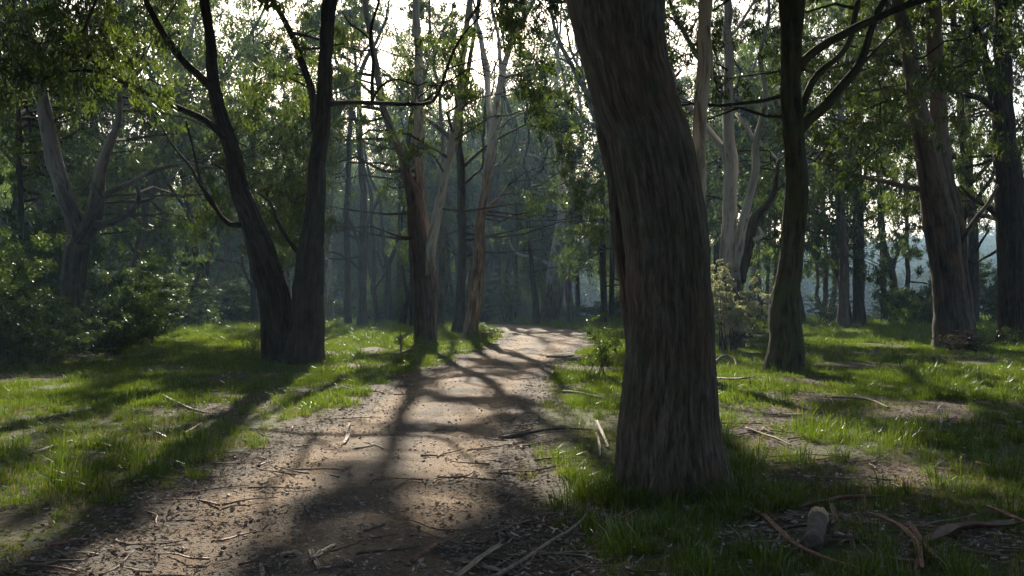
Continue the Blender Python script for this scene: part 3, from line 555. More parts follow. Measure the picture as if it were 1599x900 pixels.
T = Tree("twisted_tan_gum", "twisting tan smooth gum that forks into two white stems beside the track", 40.5, M_TANP, 21, leafm=M_LEAFB, seed=25)
T.stem([(736, 528, 26), (738, 500, 21), (742, 460, 20), (746, 420, 19), (748, 380, 18), (749, 345, 15), (755, 310, 13), (761, 275, 15), (766, 240, 14), (770, 210, 13), (772, 185, 10), (776, 155, 10), (782, 120, 10), (792, 90, 9), (800, 65, 9), (812, 40, 8), (826, 15, 8), (842, -15, 7)], 'trunk', ext=True, seg=26, amp=0.006, flare=0.08, n=130)
T.stem([(769, 208, 9), (764, 180, 8), (761, 145, 8), (760, 110, 8), (755, 75, 7), (748, 45, 7), (738, 22, 6), (735, -5, 5)], ext=True, seg=12, dY1=1)
T.stem([(783, 118, 7), (781, 80, 6), (777, 50, 5), (770, 20, 5), (768, -10, 4)], ext=True, seg=9, dY1=.6)
T.stem([(753, 340, 6), (765, 322, 5), (778, 310, 4), (792, 290, 3)], seg=7, dY1=-1)
T.stem([(779, 125, 6), (795, 118, 4), (815, 116, 4), (835, 112, 3)], seg=7, dY1=-1)

T = Tree("crossing_limbs_tree", "leaning pale tree with a low limb crossing right, at the track's far bend", 68.0, M_PALE, 23, leafm=M_LEAFB, seed=27, auto=18)
T.stem([(851, 503, 22), (854, 480, 17), (857, 455, 16), (860, 430, 14), (864, 400, 12), (869, 375, 11), (873, 350, 11), (880, 320, 10), (888, 290, 8), (897, 260, 7), (905, 235, 6), (910, 205, 6), (905, 160, 5)], 'trunk', ext=True, seg=20, amp=0.01, flare=0.1)
T.stem([(860, 500, 9), (865, 470, 9), (872, 440, 9), (881, 420, 9), (893, 405, 9), (905, 390, 8), (918, 378, 8), (915, 355, 6), (913, 330, 5), (922, 290, 4)], seg=12, dY=-.2, dY1=-1)
T.stem([(873, 350, 8), (880, 300, 7), (872, 270, 7), (876, 230, 6), (868, 190, 5)], seg=9, dY1=1)
T.stem([(870, 495, 14), (876, 440, 12), (878, 390, 11), (876, 330, 9), (870, 280, 8), (866, 200, 7), (870, 100, 6)], 'second_trunk', ext=True, seg=14, dY=2, dY1=3, amp=.006)
T.stem([(855, 412, 5), (835, 402, 4), (812, 398, 3.5), (800, 388, 3), (795, 375, 2)], seg=7, dY1=-1)

# slimmer trees in the middle distance: (label, Y, material, points, forks)
MID = [
 ("dark trunk with a low right stem, behind the left clearing", 63, M_IRON, [(297, 508, 28), (298, 480, 22), (299, 440, 19), (298, 400, 16), (296, 350, 15), (294, 300, 14), (292, 240, 12), (290, 160, 10)], [[(306, 480, 11), (318, 440, 10), (326, 410, 9), (333, 385, 7), (345, 350, 5)], [(290, 412, 9), (272, 398, 8), (252, 382, 7), (232, 362, 6), (215, 340, 5), (200, 320, 3)]]),
 ("narrow dark trunk second from the forked tree's right side", 62, M_IRON, [(544, 503, 11), (543, 460, 10), (542, 400, 9), (541, 340, 9), (544, 260, 8), (548, 160, 7)], []),
 ("thick straight dark trunk in the grass left of centre", 58, M_IRON, [(566, 506, 17), (566, 480, 14), (566, 430, 13), (566, 370, 12), (567, 300, 11), (562, 220, 9), (560, 140, 8)], [[(567, 370, 7), (578, 340, 6), (590, 310, 5), (605, 280, 4)], [(566, 400, 6), (552, 360, 5), (540, 330, 4)]]),
 ("thin crooked trunk with a small side branch, left of centre", 64, M_IRON, [(589, 498, 7), (586, 475, 7), (583, 450, 8), (584, 420, 7), (582, 370, 6), (578, 300, 6)], [[(585, 452, 4), (594, 440, 3), (602, 425, 2)]]),
 ("Y-shaped dark tree forking above head height, left of centre", 70, M_IRON, [(608, 494, 12), (607, 470, 10), (606, 440, 9), (606, 410, 10), (600, 390, 7), (597, 360, 6), (594, 320, 5)], [[(607, 412, 8), (614, 396, 7), (619, 380, 7), (627, 350, 5), (632, 320, 4)]]),
 ("thin trunk leaning right then straight, beside the central clump", 60, M_IRON, [(628, 503, 10), (634, 480, 8), (638, 468, 7), (634, 450, 6), (630, 430, 5), (627, 400, 4), (625, 350, 4)], []),
 ("plain dark trunk half hidden by the flared central trunk", 56, M_IRON, [(647, 500, 13), (646, 460, 12), (644, 400, 11), (643, 330, 10), (636, 240, 8)], []),
 ("reddish slim trunk between the central clump and the dark pole trunk", 54, M_BROWN, [(687, 506, 12), (688, 470, 11), (689, 430, 10), (690, 390, 9), (691, 340, 8), (694, 280, 7), (690, 200, 6)], []),
 ("short sunlit orange-tan trunk beside the V-forked tree", 66, M_TAN, [(514, 498, 9), (514, 470, 7), (515, 440, 6), (517, 400, 6), (518, 350, 5), (520, 280, 5)], []),
 ("straight black trunk alone in the right clearing", 58, M_IRON, [(1341, 511, 24), (1341, 480, 18), (1341, 420, 17), (1340, 360, 17), (1339, 300, 16), (1338, 240, 14), (1336, 160, 12), (1332, 60, 10)], [[(1340, 300, 7), (1352, 270, 5), (1362, 240, 4)]]),
 ("dark curved trunk with crooked upper limbs, right clearing", 66, M_IRON, [(1396, 503, 17), (1397, 470, 12), (1395, 440, 11), (1390, 415, 10), (1382, 390, 9), (1376, 360, 8), (1374, 320, 7), (1370, 260, 6)], [[(1393, 425, 7), (1400, 400, 5), (1408, 380, 4), (1420, 350, 3)]]),
 ("straight dark trunk just left of the curved one, right clearing", 70, M_IRON, [(1381, 501, 12), (1380, 470, 11), (1379, 430, 10), (1378, 360, 9), (1376, 300, 8)], []),
 ("thin dark trunk just right of the curved one, right clearing", 68, M_IRON, [(1416, 502, 9), (1416, 470, 8), (1417, 420, 7), (1416, 360, 6), (1414, 280, 5)], []),
 ("dark trunk seen between the twin trunks and the right-edge tree", 60, M_IRON, [(1519, 503, 19), (1520, 460, 16), (1520, 400, 15), (1518, 340, 14), (1514, 280, 12), (1512, 200, 10), (1508, 100, 9)], [[(1520, 400, 6), (1532, 380, 4), (1545, 360, 3)]]),
 ("small twisting trunk beside a bush in front of the blue hills", 72, M_BROWN, [(1286, 506, 12), (1285, 490, 10), (1279, 475, 6), (1275, 462, 6), (1277, 445, 5), (1276, 420, 5), (1270, 395, 4), (1262, 370, 3)], [[(1288, 500, 9), (1289, 460, 8), (1290, 420, 7), (1288, 370, 6), (1286, 300, 5)]]),
 ("very thin bare trunk in the gap left of the mossy tree", 75, M_FARB, [(1198, 504, 6), (1199, 460, 5), (1200, 400, 5), (1202, 350, 5), (1200, 300, 4)], []),
 ("very thin dark trunk touching the mossy tree's left side", 75, M_IRON, [(1210, 505, 5), (1211, 450, 5), (1210, 390, 4), (1211, 330, 4), (1212, 280, 4)], []),
 ("leaning stub trunk in shade behind the silvery shrub", 70, M_BROWN, [(1186, 504, 10), (1187, 480, 8), (1186, 450, 7), (1184, 400, 6), (1180, 340, 6)], []),
 ("dark trunk seen just left of the giant trunk", 66, M_IRON, [(942, 505, 11), (942, 470, 10), (941, 430, 10), (941, 380, 9), (940, 300, 8), (936, 220, 7)], [[(941, 400, 5), (932, 380, 4), (920, 355, 3)]]),
 ("paired dark trunk next to the one left of the giant trunk", 70, M_IRON, [(955, 503, 9), (955, 460, 8), (956, 400, 8), (955, 340, 7), (950, 260, 6)], []),
 ("slim dark trunk beside the left edge of the crossing limbs", 62, M_IRON, [(836, 499, 12), (835, 460, 9), (832, 430, 8), (829, 400, 7), (826, 350, 6), (824, 280, 5)], []),
 ("thin upright trunk at the bend of the track", 75, M_IRON, [(806, 497, 7), (806, 450, 6), (806, 400, 5), (807, 350, 5), (806, 290, 4)], []),
 ("leafy thin trunk right of the twisted tan gum", 78, M_IRON, [(782, 498, 7), (781, 450, 6), (779, 400, 5), (778, 340, 5), (776, 280, 4)], []),
 ("dark trunk behind the V-forked tree, left clearing edge", 60, M_IRON, [(397, 500, 12), (396, 470, 10), (394, 430, 9), (392, 380, 8), (392, 300, 8)], [[(395, 450, 5), (384, 430, 4), (378, 400, 3)]]),
 ("dark trunk inside the far left bushes", 38, M_IRON, [(34, 545, 16), (34, 480, 12), (33, 420, 11), (34, 360, 10), (30, 260, 9), (26, 140, 8)], []),
]
for i, (lb, Y, mt, pts, forks) in enumerate(MID):
    T = Tree("slender_tree", lb, Y, mt, 20 + (i % 4), seed=40 + i, leafm=M_LEAFB if i % 2 else M_LEAF, auto=8)
    T.stem(pts, 'trunk', ext=True, seg=14, amp=0.010 if mt is M_IRON else 0.004, flare=0.10)
    for fk in forks: T.stem(fk, seg=8, dY1=-1.5 if len(fk) % 2 else 1.5)

# visible foliage: amount per 100 x 75 px cell of the photo's upper part, filled with sprays and tied to the nearest tree
FOL = [[4, 6, 7, 5, 8, 15, 16, 14, 9, 4, 12, 10, 8, 9, 9, 9],
       [5, 6, 6, 7, 8, 14, 14, 12, 8, 4, 12, 10, 8, 9, 8, 8],
       [7, 9, 7, 9, 8, 9, 9, 8, 8, 5, 11, 9, 8, 9, 8, 7],
       [7, 6, 5, 10, 10, 8, 6, 5, 7, 5, 8, 8, 9, 9, 6, 5],
       [4, 4, 4, 9, 9, 6, 5, 5, 7, 4, 6, 6, 8, 9, 5, 3],
       [2, 3, 4, 6, 6, 3, 3, 3, 4, 3, 3, 3, 5, 6, 2, 1]]
owners = [t_ for t_ in TREES if t_ is not giant]
SP, SO = [], []
for oi_, t_ in enumerate(owners):
    for s_ in t_.stems:
        Q, _, _ = resample(s_['P'], s_['r'], max(4, len(s_['P']) * 2)); SP.append(Q); SO += [oi_] * len(Q)
SP = np.vstack(SP); SO = np.array(SO)
FOLN = 0
for ri, row in enumerate(FOL):
    for ci, amount in enumerate(row):
        n = amount * 1.0; n = int(n) + (rng.random() < n - int(n))
        for _ in range(n):
            px = (ci + rng.random()) * 100; py = (ri + rng.random()) * 75 - 6
            Y = 24 + 42 * rng.random() if ri < 4 else 34 + 34 * rng.random()
            if ci < 3 and ri < 4: Y = (20 if ci < 2 else 25) + 14 * rng.random() if ri < 2 else 35 + 14 * rng.random()
            if 2 < ci < 6 and ri in (2, 3, 4): Y = 27 + 16 * rng.random()
            if ri == 5: Y = 48 + 25 * rng.random()
            p = W(px, py, Y)
            d = np.linalg.norm((SP - p) * [1, 0.8, 1], axis=1) + 0.8 * np.maximum(0, SP[:, 2] - p[2] + 0.2)
            k_ = int(np.argmin(d)); t_ = owners[SO[k_]]
            if np.linalg.norm(SP[k_] - p) > 7.0: p = SP[k_] + (p - SP[k_]) * 7.0 / np.linalg.norm(SP[k_] - p)
            t_.blobs.append((p, 0.75 + 0.75 * rng.random())); FOLN += 1
# unseen canopy above the frame, added to shade the ground
nf = 0
while nf < 520:
    Y = 13 + 36 * rng.random(); z = 8.5 + 8 * rng.random()
    if z < CAM_H + 0.302 * Y + 1.2: continue
    p = np.array([(rng.random() * 2 - 1) * (0.62 * Y + 2) - 1.0, Y, z]); d = np.linalg.norm((SP - p) * [1, 1, .8], axis=1) + 0.5 * np.maximum(0, SP[:, 2] - p[2]); k_ = int(np.argmin(d)); t_ = owners[SO[k_]]
    if np.linalg.norm(SP[k_] - p) > 9.0: p[:2] = SP[k_][:2] + (p - SP[k_])[:2] * 9.0 / np.linalg.norm(SP[k_] - p)
    t_.blobs.append((p, 1.2 + 0.8 * rng.random())); nf += 1
# hanging sprigs of the giant tree
for (px, py) in [(884, 118), (896, 165)]:
    giant.blobs.append((W(px, py - 20, 7.95), 0.15))

def build_crown(blobs, stemsP, mat, name, parent, origin, leafn, Lf, Wf, carve=True, seed=1):
    rr = np.random.default_rng(seed + 900)
    SPp = np.vstack([resample(s['P'], s['r'], max(4, len(s['P']) * 3))[0] for s in stemsP]); SRr = np.concatenate([resample(s['P'], s['r'], max(4, len(s['P']) * 3))[1] for s in stemsP])
    if carve and len(blobs): bs_ = in_sun(np.array([b[0] for b in blobs])); blobs = [b for b, q_ in zip(blobs, bs_) if q_ < .8 or b[1] < .3] or blobs[:1]
    C, A, RV, SZ = [], [], [], []; tp0, tp1, tr0, tr1 = [], [], [], []
    for (c, br) in blobs:
        d = np.linalg.norm(SPp - c, axis=1) + 0.9 * np.maximum(0, SPp[:, 2] - c[2] + 0.2)
        k = int(np.argmin(d)); a = SPp[k]; ln = np.linalg.norm(c - a)
        r0 = min(SRr[k] * 0.7, 0.012 + 0.009 * ln) if br > 0.3 else 0.003
        nseg = 5; mid = (a + c) / 2 + rr.normal(size=3) * ln * 0.10 + [0, 0, ln * 0.10]
        tt = np.linspace(0, 1, nseg + 1)[:, None]; pl = (1 - tt)**2 * a + 2 * tt * (1 - tt) * mid + tt**2 * c
        pl[1:-1] += rr.normal(size=(nseg - 1, 3)) * ln * 0.025
        rad = np.linspace(r0, 0.006 if br > .3 else 0.002, nseg + 1)
        tp0 += list(pl[:-1]); tp1 += list(pl[1:]); tr0 += list(rad[:-1]); tr1 += list(rad[1:])
        ns = max(3, int(10 * br)); high = c[2] > CAM_H + 0.302 * max(c[1], 1) + 0.6; dirs = rr.normal(size=(ns, 3)); dirs /= np.linalg.norm(dirs, axis=1, keepdims=True)
        sc = c + dirs * (br * rr.random(ns)[:, None]**0.5) * [1.15, 1.15, 0.75]
        st = pl[rr.integers(2, nseg + 1, ns)]
        mm = (st + sc) / 2 + [0, 0, 0.12 * br]
        tp0 += list(st) + list(mm); tp1 += list(mm) + list(sc); tr0 += [0.008] * ns + [0.005] * ns; tr1 += [0.005] * ns + [0.002] * ns
        if br < .3:
            tr0[-2 * ns:] = [0.0015] * (2 * ns); tr1[-2 * ns:] = [0.001] * (2 * ns)
        nl = max(6 if br > .3 else 11, int(leafn * br**1.6 / ns * (.55 if high else 1)))
        for q in range(ns):
            tilt = dirs[q] * 0.5 + [0, 0, -0.6]; tilt /= np.linalg.norm(tilt); tl = (0.22 + 0.22 * rr.random()) * (1 if br > .3 else .3)
            u = rr.random(nl)[:, None]
            pc = sc[q] + tilt * tl * u + rr.normal(size=(nl, 3)) * 0.11 * (1 if br > .3 else .35) * np.array([1, 1, 0.8])
            C.append(pc); A.append(rr.normal(size=(nl, 3)) * 0.55 + [0, 0, -0.75]); SZ.append(np.full(nl, 1.9 if high else 1.0 if br > .3 else .6)); v0 = rr.random(); RV.append(np.clip(v0 * 0.5 + rr.random(nl) * 0.5, 0, 1))
        tp0 += list(sc); tp1 += list(sc + [0, 0, -0.25 * (1 if br > .3 else .3)]); tr0 += [0.002] * ns; tr1 += [0.001] * ns
    C = np.vstack(C); A = np.vstack(A); RV = np.concatenate(RV); SZ = np.concatenate(SZ)
    if carve:
        keep = rr.random(len(C)) > in_sun(C) * 1.01
        C, A, RV = C[keep], A[keep], RV[keep]
    sz = (0.7 + 0.6 * rr.random(len(C))) * SZ[keep]
    V, Fq, rv = leaves(C, A, Lf * sz, Wf * sz, RV)
    if len(V): 
        o = mesh_np(name, V, Fq, np.full(len(Fq), 4), mat, False, [("rv", 'FACE', 'FLOAT', rv)], parent, origin); o['kind'] = 'stuff'
    tp0 = np.array(tp0); tp1 = np.array(tp1); tr0 = np.array(tr0); tr1 = np.array(tr1)
    if carve: kk = (in_sun((tp0 + tp1) / 2) < .5) | (tr0 > .012); tp0, tp1, tr0, tr1 = tp0[kk], tp1[kk], tr0[kk], tr1[kk]
    V2, F2 = prisms(tp0, tp1, tr0, tr1)
    t_ = mesh_np("twigs", V2, F2, np.full(len(F2), 4), M_TWIG, False, None, parent, origin); t_['kind'] = 'stuff'
    return len(C)

NL = 0
for t_ in TREES:
    base = t_.stems[-1]['P'][0] if False else next(s['P'][0] for s in t_.stems if s['role'] == 'trunk')
    zg = float(gh(base[0], base[1])); org = np.array([base[0], base[1], zg])
    root = empty(t_.name, org); tag(root, t_.label, "tree")
    if t_.name == "slender_tree": root['group'] = "slender trees standing in the middle distance"
    for s in t_.stems:
        seg = s['seg'] or 10
        tb = tube(s['P'], s['r'], n=s['n'], seg=seg, amp=s['amp'] or 0.0, seed=t_.seed + len(s['P']), flare=s['flare'], freq=s['freq'], base_z=zg, wob=0.05, vf=s.get('vf', .13), kink=0.0 if t_ is giant else 0.6)
        tube_obj(s['role'], tb, s.get('mat') or t_.mat, root, org)
    if t_ is giant:
        for (Qf, rf, th, wf, off) in flakes(t_, 60, 4):
            u0 = np.array([math.cos(th), math.sin(th), 0]); sd = np.array([-math.sin(th), math.cos(th), 0]); m_ = len(Qf); tt = np.linspace(0, 1, m_)[:, None]
            cen = Qf + u0 * (rf[:, None] * 1.0 + .006 + off * (1 - tt)**2); w_ = wf * np.sin(np.pi * np.clip(tt * .85 + .1, 0, 1))
            V_ = np.concatenate([cen - sd * w_ - u0 * .004, cen + u0 * .006, cen + sd * w_ - u0 * .004, cen - u0 * .004]); Ff = []
            for e in range(m_ - 1):
                for (a_, b_) in ((0, 1), (1, 2), (2, 3), (3, 0)): Ff.append([a_ * m_ + e, b_ * m_ + e, b_ * m_ + e + 1, a_ * m_ + e + 1])
            bcf = np.tile(np.stack([np.full(m_, th * 3), np.full(m_, wf * 50), np.linspace(0, m_ * .05, m_)], 1), (4, 1))
            mesh_np("bark_flake", V_, Ff, np.full(len(Ff), 4), t_.mat, True, [("bc", 'POINT', 'FLOAT_VECTOR', bcf), ("hb", 'POINT', 'FLOAT', np.zeros(4 * m_))], root, org)
    far = t_.Y > 45
    if t_.Y < 10:
        NL += build_crown(t_.blobs, t_.stems, t_.leafm, "crown", root, org, 260, 0.16, 0.042, seed=t_.seed)
    else:
        NL += build_crown(t_.blobs, t_.stems, t_.leafm, "crown", root, org, 480 if not far else 460, 0.13 + 0.0022 * t_.Y * (1 if not far else 1.3), (0.028 + 0.0005 * t_.Y), seed=t_.seed)
print("hero leaves", NL, "foliage blobs", FOLN)

# ------------------------------------------------------------------ background forest: shared prototypes
def proto_tree(seed, H):
    rr = np.random.default_rng(seed); stems = []; blobs = []
    P = [np.array([0, 0, -0.6])]; d = np.array([rr.normal() * .08, rr.normal() * .08, 1]); n = int(H / 1.5)
    for k in range(n):
        d = d + rr.normal(size=3) * [0.13, 0.13, 0] + [0, 0, 0.05]; d /= np.linalg.norm(d); P.append(P[-1] + d * H / n)
    P = np.array(P); r0 = 0.09 + 0.0065 * H * (0.8 + 0.5 * rr.random()); r = r0 * (1 - 0.88 * np.linspace(0, 1, len(P))**0.9); r[0] *= 1.3
    stems.append(dict(P=P, r=r, n=26, seg=9))
    for k in range(13 + int(rr.integers(0, 5))):
        f = 0.24 + 0.74 * (k + rr.random()) / 17; i = min(len(P) - 1, int(f * (len(P) - 1))); a = P[i]; th = rr.random() * 6.28
        q = np.array([math.cos(th), math.sin(th), 0.5 + 0.8 * rr.random()]); q /= np.linalg.norm(q); ln = (0.13 + 0.17 * rr.random()) * H * (1.1 - 0.6 * f)
        b = [a]
        for e in range(5): q = q + rr.normal(size=3) * .22 + [0, 0, .08]; q /= np.linalg.norm(q); b.append(b[-1] + q * ln / 5)
        stems.append(dict(P=np.array(b), r=np.linspace(r[i] * .55, 0.025, 6), n=9, seg=6))
        for e in (2, 3, 4, 5): blobs.append((b[e] + rr.normal(size=3) * .5, 0.9 + .6 * rr.random()))
    blobs.append((P[-1], 1.3)); return stems, blobs
PROTO = []
for k in range(8):
    H = [19, 23, 27, 21, 29, 17, 25, 22][k]
    stems, blobs = proto_tree(100 + k, H)
    V, fl, sz, bc, hb = join_tubes([tube(s['P'], s['r'], n=s['n'], seg=s['seg'], seed=k, base_z=0, flare=0.08 if j == 0 else 0) for j, s in enumerate(stems)])
    mt = mesh_np("trunk", V, fl, sz, M_FARB if k % 2 else M_IRON, True, [("bc", 'POINT', 'FLOAT_VECTOR', bc), ("hb", 'POINT', 'FLOAT', hb)], do_link=False)
    rr = np.random.default_rng(500 + k); C, A, RV = [], [], []
    for (c, br) in blobs:
        ns = 7; dd = rr.normal(size=(ns, 3)); dd /= np.linalg.norm(dd, axis=1, keepdims=True); sc = c + dd * br * rr.random(ns)[:, None]**.5 * [1.2, 1.2, .8]
        for q in range(ns):
            nl = 25; C.append(sc[q] + rr.normal(size=(nl, 3)) * 0.25); A.append(rr.normal(size=(nl, 3)) * .6 + [0, 0, -.7]); RV.append(np.clip(rr.random() * .5 + rr.random(nl) * .5, 0, 1))
    C = np.vstack(C); A = np.vstack(A); RV = np.concatenate(RV); s_ = .7 + .6 * rr.random(len(C))
    V, Fq, rv = leaves(C, A, 0.30 * s_, 0.10 * s_, RV)
    mc = mesh_np("crown", V, Fq, np.full(len(Fq), 4), M_LEAFB if k % 3 else M_LEAF, False, [("rv", 'FACE', 'FLOAT', rv)], do_link=False)
    PROTO.append((mt, mc, H, V, rv))
zone_label = [("left", "tall hazy eucalypt in the forest behind the left clearing"), ("mid", "slim hazy eucalypt in the forest beyond the bend of the track"),
              ("right", "tall dark eucalypt beyond the right clearing, before the blue hills")]
BASEPX = [799.5 + F * s_['P'][0][0] / s_['P'][0][1] for t_ in TREES for s_ in t_.stems if s_['role'] == 'trunk']
placed = []; tries = 0; rs = random.Random(5)
while len(placed) < 185 and tries < 20000:
    tries += 1
    Y = 50 + 175 * rs.random()**1.15; x = (rs.random() * 2 - 1) * 0.66 * Y; a = x / Y
    if a > 0.20 and (rs.random() < (0.5 if Y < 85 else 0.8) or Y > 110): continue
    if abs(path_dist(np.array(x), np.array(Y))) < 3 and Y < 66 or path_dist(np.array(x), np.array(Y)) < 2.0: continue
    if -0.33 < a < -0.02 and Y < 58: continue
    if a < -.28 and rs.random() < .35: continue
    if Y < 100 and any(abs(799.5 + F * a - b_) < 15 for b_ in BASEPX): continue
    if any((x - q[0])**2 + (Y - q[1])**2 < (3.0 + 0.012 * Y)**2 for q in placed): continue
    placed.append((x, Y))
BINS = [(110, "left of the black-based tree at the far left"), (290, "between the black-based tree and the lone dark trunk on the left"), (415, "just left of the V-forked tree"), (505, "behind the V-forked tree"),
        (640, "between the V-forked tree and the central clump"), (700, "behind the central clump"), (765, "behind the twisted tan gum"), (850, "above the bend of the track"), (960, "just left of the giant trunk"), (1115, "hidden behind the giant trunk"),
        (1200, "behind the pale many-limbed gum"), (1320, "right of the mossy trunk"), (1450, "in the middle of the right clearing"), (9999, "at the far right, past the twin trunks")]
def where(px): return next(b[1] for b in BINS if px < b[0])
BACK = [(-9, 2), (-6, -6), (-3, -11), (1, -8), (4, -12), (7, -5), (9.5, 1), (-13, -3), (13, -4), (-11, -13), (10, -15), (0, -19), (-17, 4), (16, 5), (-5, -20), (6, -22)]  # forest out of view behind the camera, added to hold back skylight
k_ = 0
while k_ < 22:
    Y = 96 + 50 * rs.random(); px = (470 + 450 * rs.random()) if k_ % 4 else (1040 + 180 * rs.random()); x = (px - 799.5) / F * Y
    if any((x - q[0])**2 + (Y - q[1])**2 < 9 for q in placed): continue
    placed.append((x, Y)); k_ += 1
for (x, Y) in placed + BACK:
    k = rs.randrange(8); mt, mc, H, V0, rv0 = PROTO[k]; a = x / Y
    zi = 0 if a < -0.12 else (1 if a < 0.2 else 2)
    r_ = empty("background_eucalypt", (x, Y, float(gh(x, Y)))); s_ = 0.85 + 0.4 * rs.random() + (.12 if Y > 96 else 0); r_.scale = (s_, s_, s_ * (0.9 + .25 * rs.random())); r_.rotation_euler = (0, 0, rs.random() * 6.28)
    lab_ = ["faint", "hazy", "dark"][0 if Y > 140 else 1 if Y > 88 else 2] + [" rough-barked", " smooth-barked"][k % 2] + " forest eucalypt " + where(799.5 + F * a) if Y > 10 else "forest eucalypt standing out of view behind the place the track starts"
    tag(r_, lab_, "tree", "forest eucalypts " + (where(799.5 + F * a) if Y > 10 else "out of view"))
    a1 = link(bpy.data.objects.new("trunk", mt)); a1.parent = r_
    if 3 < Y < 88:
        cz, sz_ = math.cos(r_.rotation_euler[2]), math.sin(r_.rotation_euler[2]); Vs = V0 * np.array(r_.scale)
        Vw = np.stack([Vs[:, 0] * cz - Vs[:, 1] * sz_, Vs[:, 0] * sz_ + Vs[:, 1] * cz, Vs[:, 2]], 1) + np.array(r_.location); Cw = Vw.reshape(-1, 4, 3).mean(1)
        kp = np.random.default_rng(int(Y * 100)).random(len(Cw)) > in_sun(Cw) * 1.01
        if kp.mean() < .93: Vk = V0.reshape(-1, 4, 3)[kp].reshape(-1, 3); mc = mesh_np("crown", Vk, np.arange(len(Vk)).reshape(-1, 4), np.full(kp.sum(), 4), mc.materials[0], False, [("rv", 'FACE', 'FLOAT', rv0[kp])], do_link=False)
    a2 = link(bpy.data.objects.new("crown", mc)); a2.parent = r_; a2['kind'] = 'stuff'

# ------------------------------------------------------------------ instanced scatter (grass, litter, stones, far wood)
def scatter(name, pts, rots, scl, idx, protos, mat_unused=None, label=None):
    me = bpy.data.meshes.new(name); me.vertices.add(len(pts)); me.vertices.foreach_set("co", np.asarray(pts, np.float32).ravel())
    for an, ty, dat, key in (("rot", 'FLOAT_VECTOR', rots, "vector"), ("scl", 'FLOAT', scl, "value"), ("pick", 'INT', idx, "value")):
        a = me.attributes.new(an, ty, 'POINT'); a.data.foreach_set(key, np.asarray(dat, np.int32 if ty == 'INT' else np.float32).ravel())
    o = link(bpy.data.objects.new(name, me)); tag(o, label, kind='stuff')
    ng = bpy.data.node_groups.new(name + "_scatter", 'GeometryNodeTree')
    ng.interface.new_socket("Geometry", in_out='INPUT', socket_type='NodeSocketGeometry'); ng.interface.new_socket("Geometry", in_out='OUTPUT', socket_type='NodeSocketGeometry')
    nn = ng.nodes; L = ng.links; gi = nn.new("NodeGroupInput"); go = nn.new("NodeGroupOutput")
    mp = nn.new("GeometryNodeMeshToPoints"); L.new(gi.outputs[0], mp.inputs['Mesh'])
    ip = nn.new("GeometryNodeInstanceOnPoints"); L.new(mp.outputs[0], ip.inputs['Points'])
    jn = nn.new("GeometryNodeJoinGeometry")
    for pm in reversed(protos):
        po = bpy.data.objects.new(name + "_piece", pm)
        oi = nn.new("GeometryNodeObjectInfo"); oi.inputs['Object'].default_value = po; oi.inputs['As Instance'].default_value = False; oi.transform_space = 'ORIGINAL'
        g2 = nn.new("GeometryNodeGeometryToInstance"); L.new(oi.outputs['Geometry'], g2.inputs[0]); L.new(g2.outputs[0], jn.inputs[0])
    L.new(jn.outputs[0], ip.inputs['Instance']); ip.inputs['Pick Instance'].default_value = True
    def attr(an, ty):
        n = nn.new("GeometryNodeInputNamedAttribute"); n.data_type = ty; n.inputs[0].default_value = an; return n.outputs[0]
    L.new(attr("pick", 'INT'), ip.inputs['Instance Index'])
    e2r = nn.new("FunctionNodeEulerToRotation"); L.new(attr("rot", 'FLOAT_VECTOR'), e2r.inputs[0]); L.new(e2r.outputs[0], ip.inputs['Rotation'])
    L.new(attr("scl", 'FLOAT'), ip.inputs['Scale']); L.new(ip.outputs[0], go.inputs[0])
    md = o.modifiers.new("scatter", 'NODES'); md.node_group = ng
    return o
def blades(n, rad, h0, h1, w, mat, seed, lean=0.5, name="tuft"):
    rr = np.random.default_rng(seed); th = rr.random(n) * 6.28; rd = rad * np.sqrt(rr.random(n)); b = np.stack([np.cos(th) * rd, np.sin(th) * rd, np.full(n, -0.01)], 1)
    h = h0 + (h1 - h0) * rr.random(n)**1.5; ta = rr.random(n) * 6.28; ld = np.stack([np.cos(ta), np.sin(ta), np.zeros(n)], 1) * 0.6 + b * [1, 1, 0] / max(rad, .01) * .5
    le = (lean * (0.3 + rr.random(n)))[:, None]; wv = np.stack([-np.sin(ta + rr.normal(size=n)), np.cos(ta + rr.normal(size=n)), np.zeros(n)], 1) * (w * (.6 + .8 * rr.random(n)))[:, None] / 2
    m1 = b + ld * le * (h * .25)[:, None] + np.array([0, 0, 1]) * (h * .5)[:, None]; m2 = b + ld * le * (h * .85)[:, None] + np.array([0, 0, 1]) * (h * (0.95 - 0.25 * le[:, 0]))[:, None]
    V = np.stack([b - wv, b + wv, m1 + wv * .8, m1 - wv * .8, m2], 1).reshape(-1, 3); o = np.arange(n)[:, None] * 5
    q = o + [[0, 1, 2, 3]]; t_ = o + [[3, 2, 4]]; flat = np.concatenate([q.ravel(), t_.ravel()]); sz = np.concatenate([np.full(n, 4), np.full(n, 3)])
    rv = rr.random(n); return mesh_np(name, V, flat, sz, mat, False, [("rv", 'FACE', 'FLOAT', np.concatenate([rv, rv]))], do_link=False)
def wedge(n, y0, y1, pw, seed, margin=1.25, xl=None):
    rr = np.random.default_rng(seed); u = rr.random(n); e = 2 - pw
    y = (y0**e + u * (y1**e - y0**e))**(1 / e); x = (rr.random(n) * 2 - 1) * 0.515 * margin * y
    return x, y, rr
gt = [blades(42, .09, .03, .11, .0045, M_GRASS, 1), blades(46, .12, .03, .09, .005, M_GRASS, 2), blades(34, .07, .05, .16, .005, M_GRASS, 3), blades(26, .06, .05, .15, .004, M_DRY, 4),
      blades(60, .10, .12, .34, .006, M_GRASS, 5, lean=.9), blades(60, .22, .04, .12, .010, M_GRASS, 6), blades(55, .24, .04, .13, .011, M_GRASS, 7)]
x, y, rr = wedge(95000, 3.2, 95, 1.25, 11)
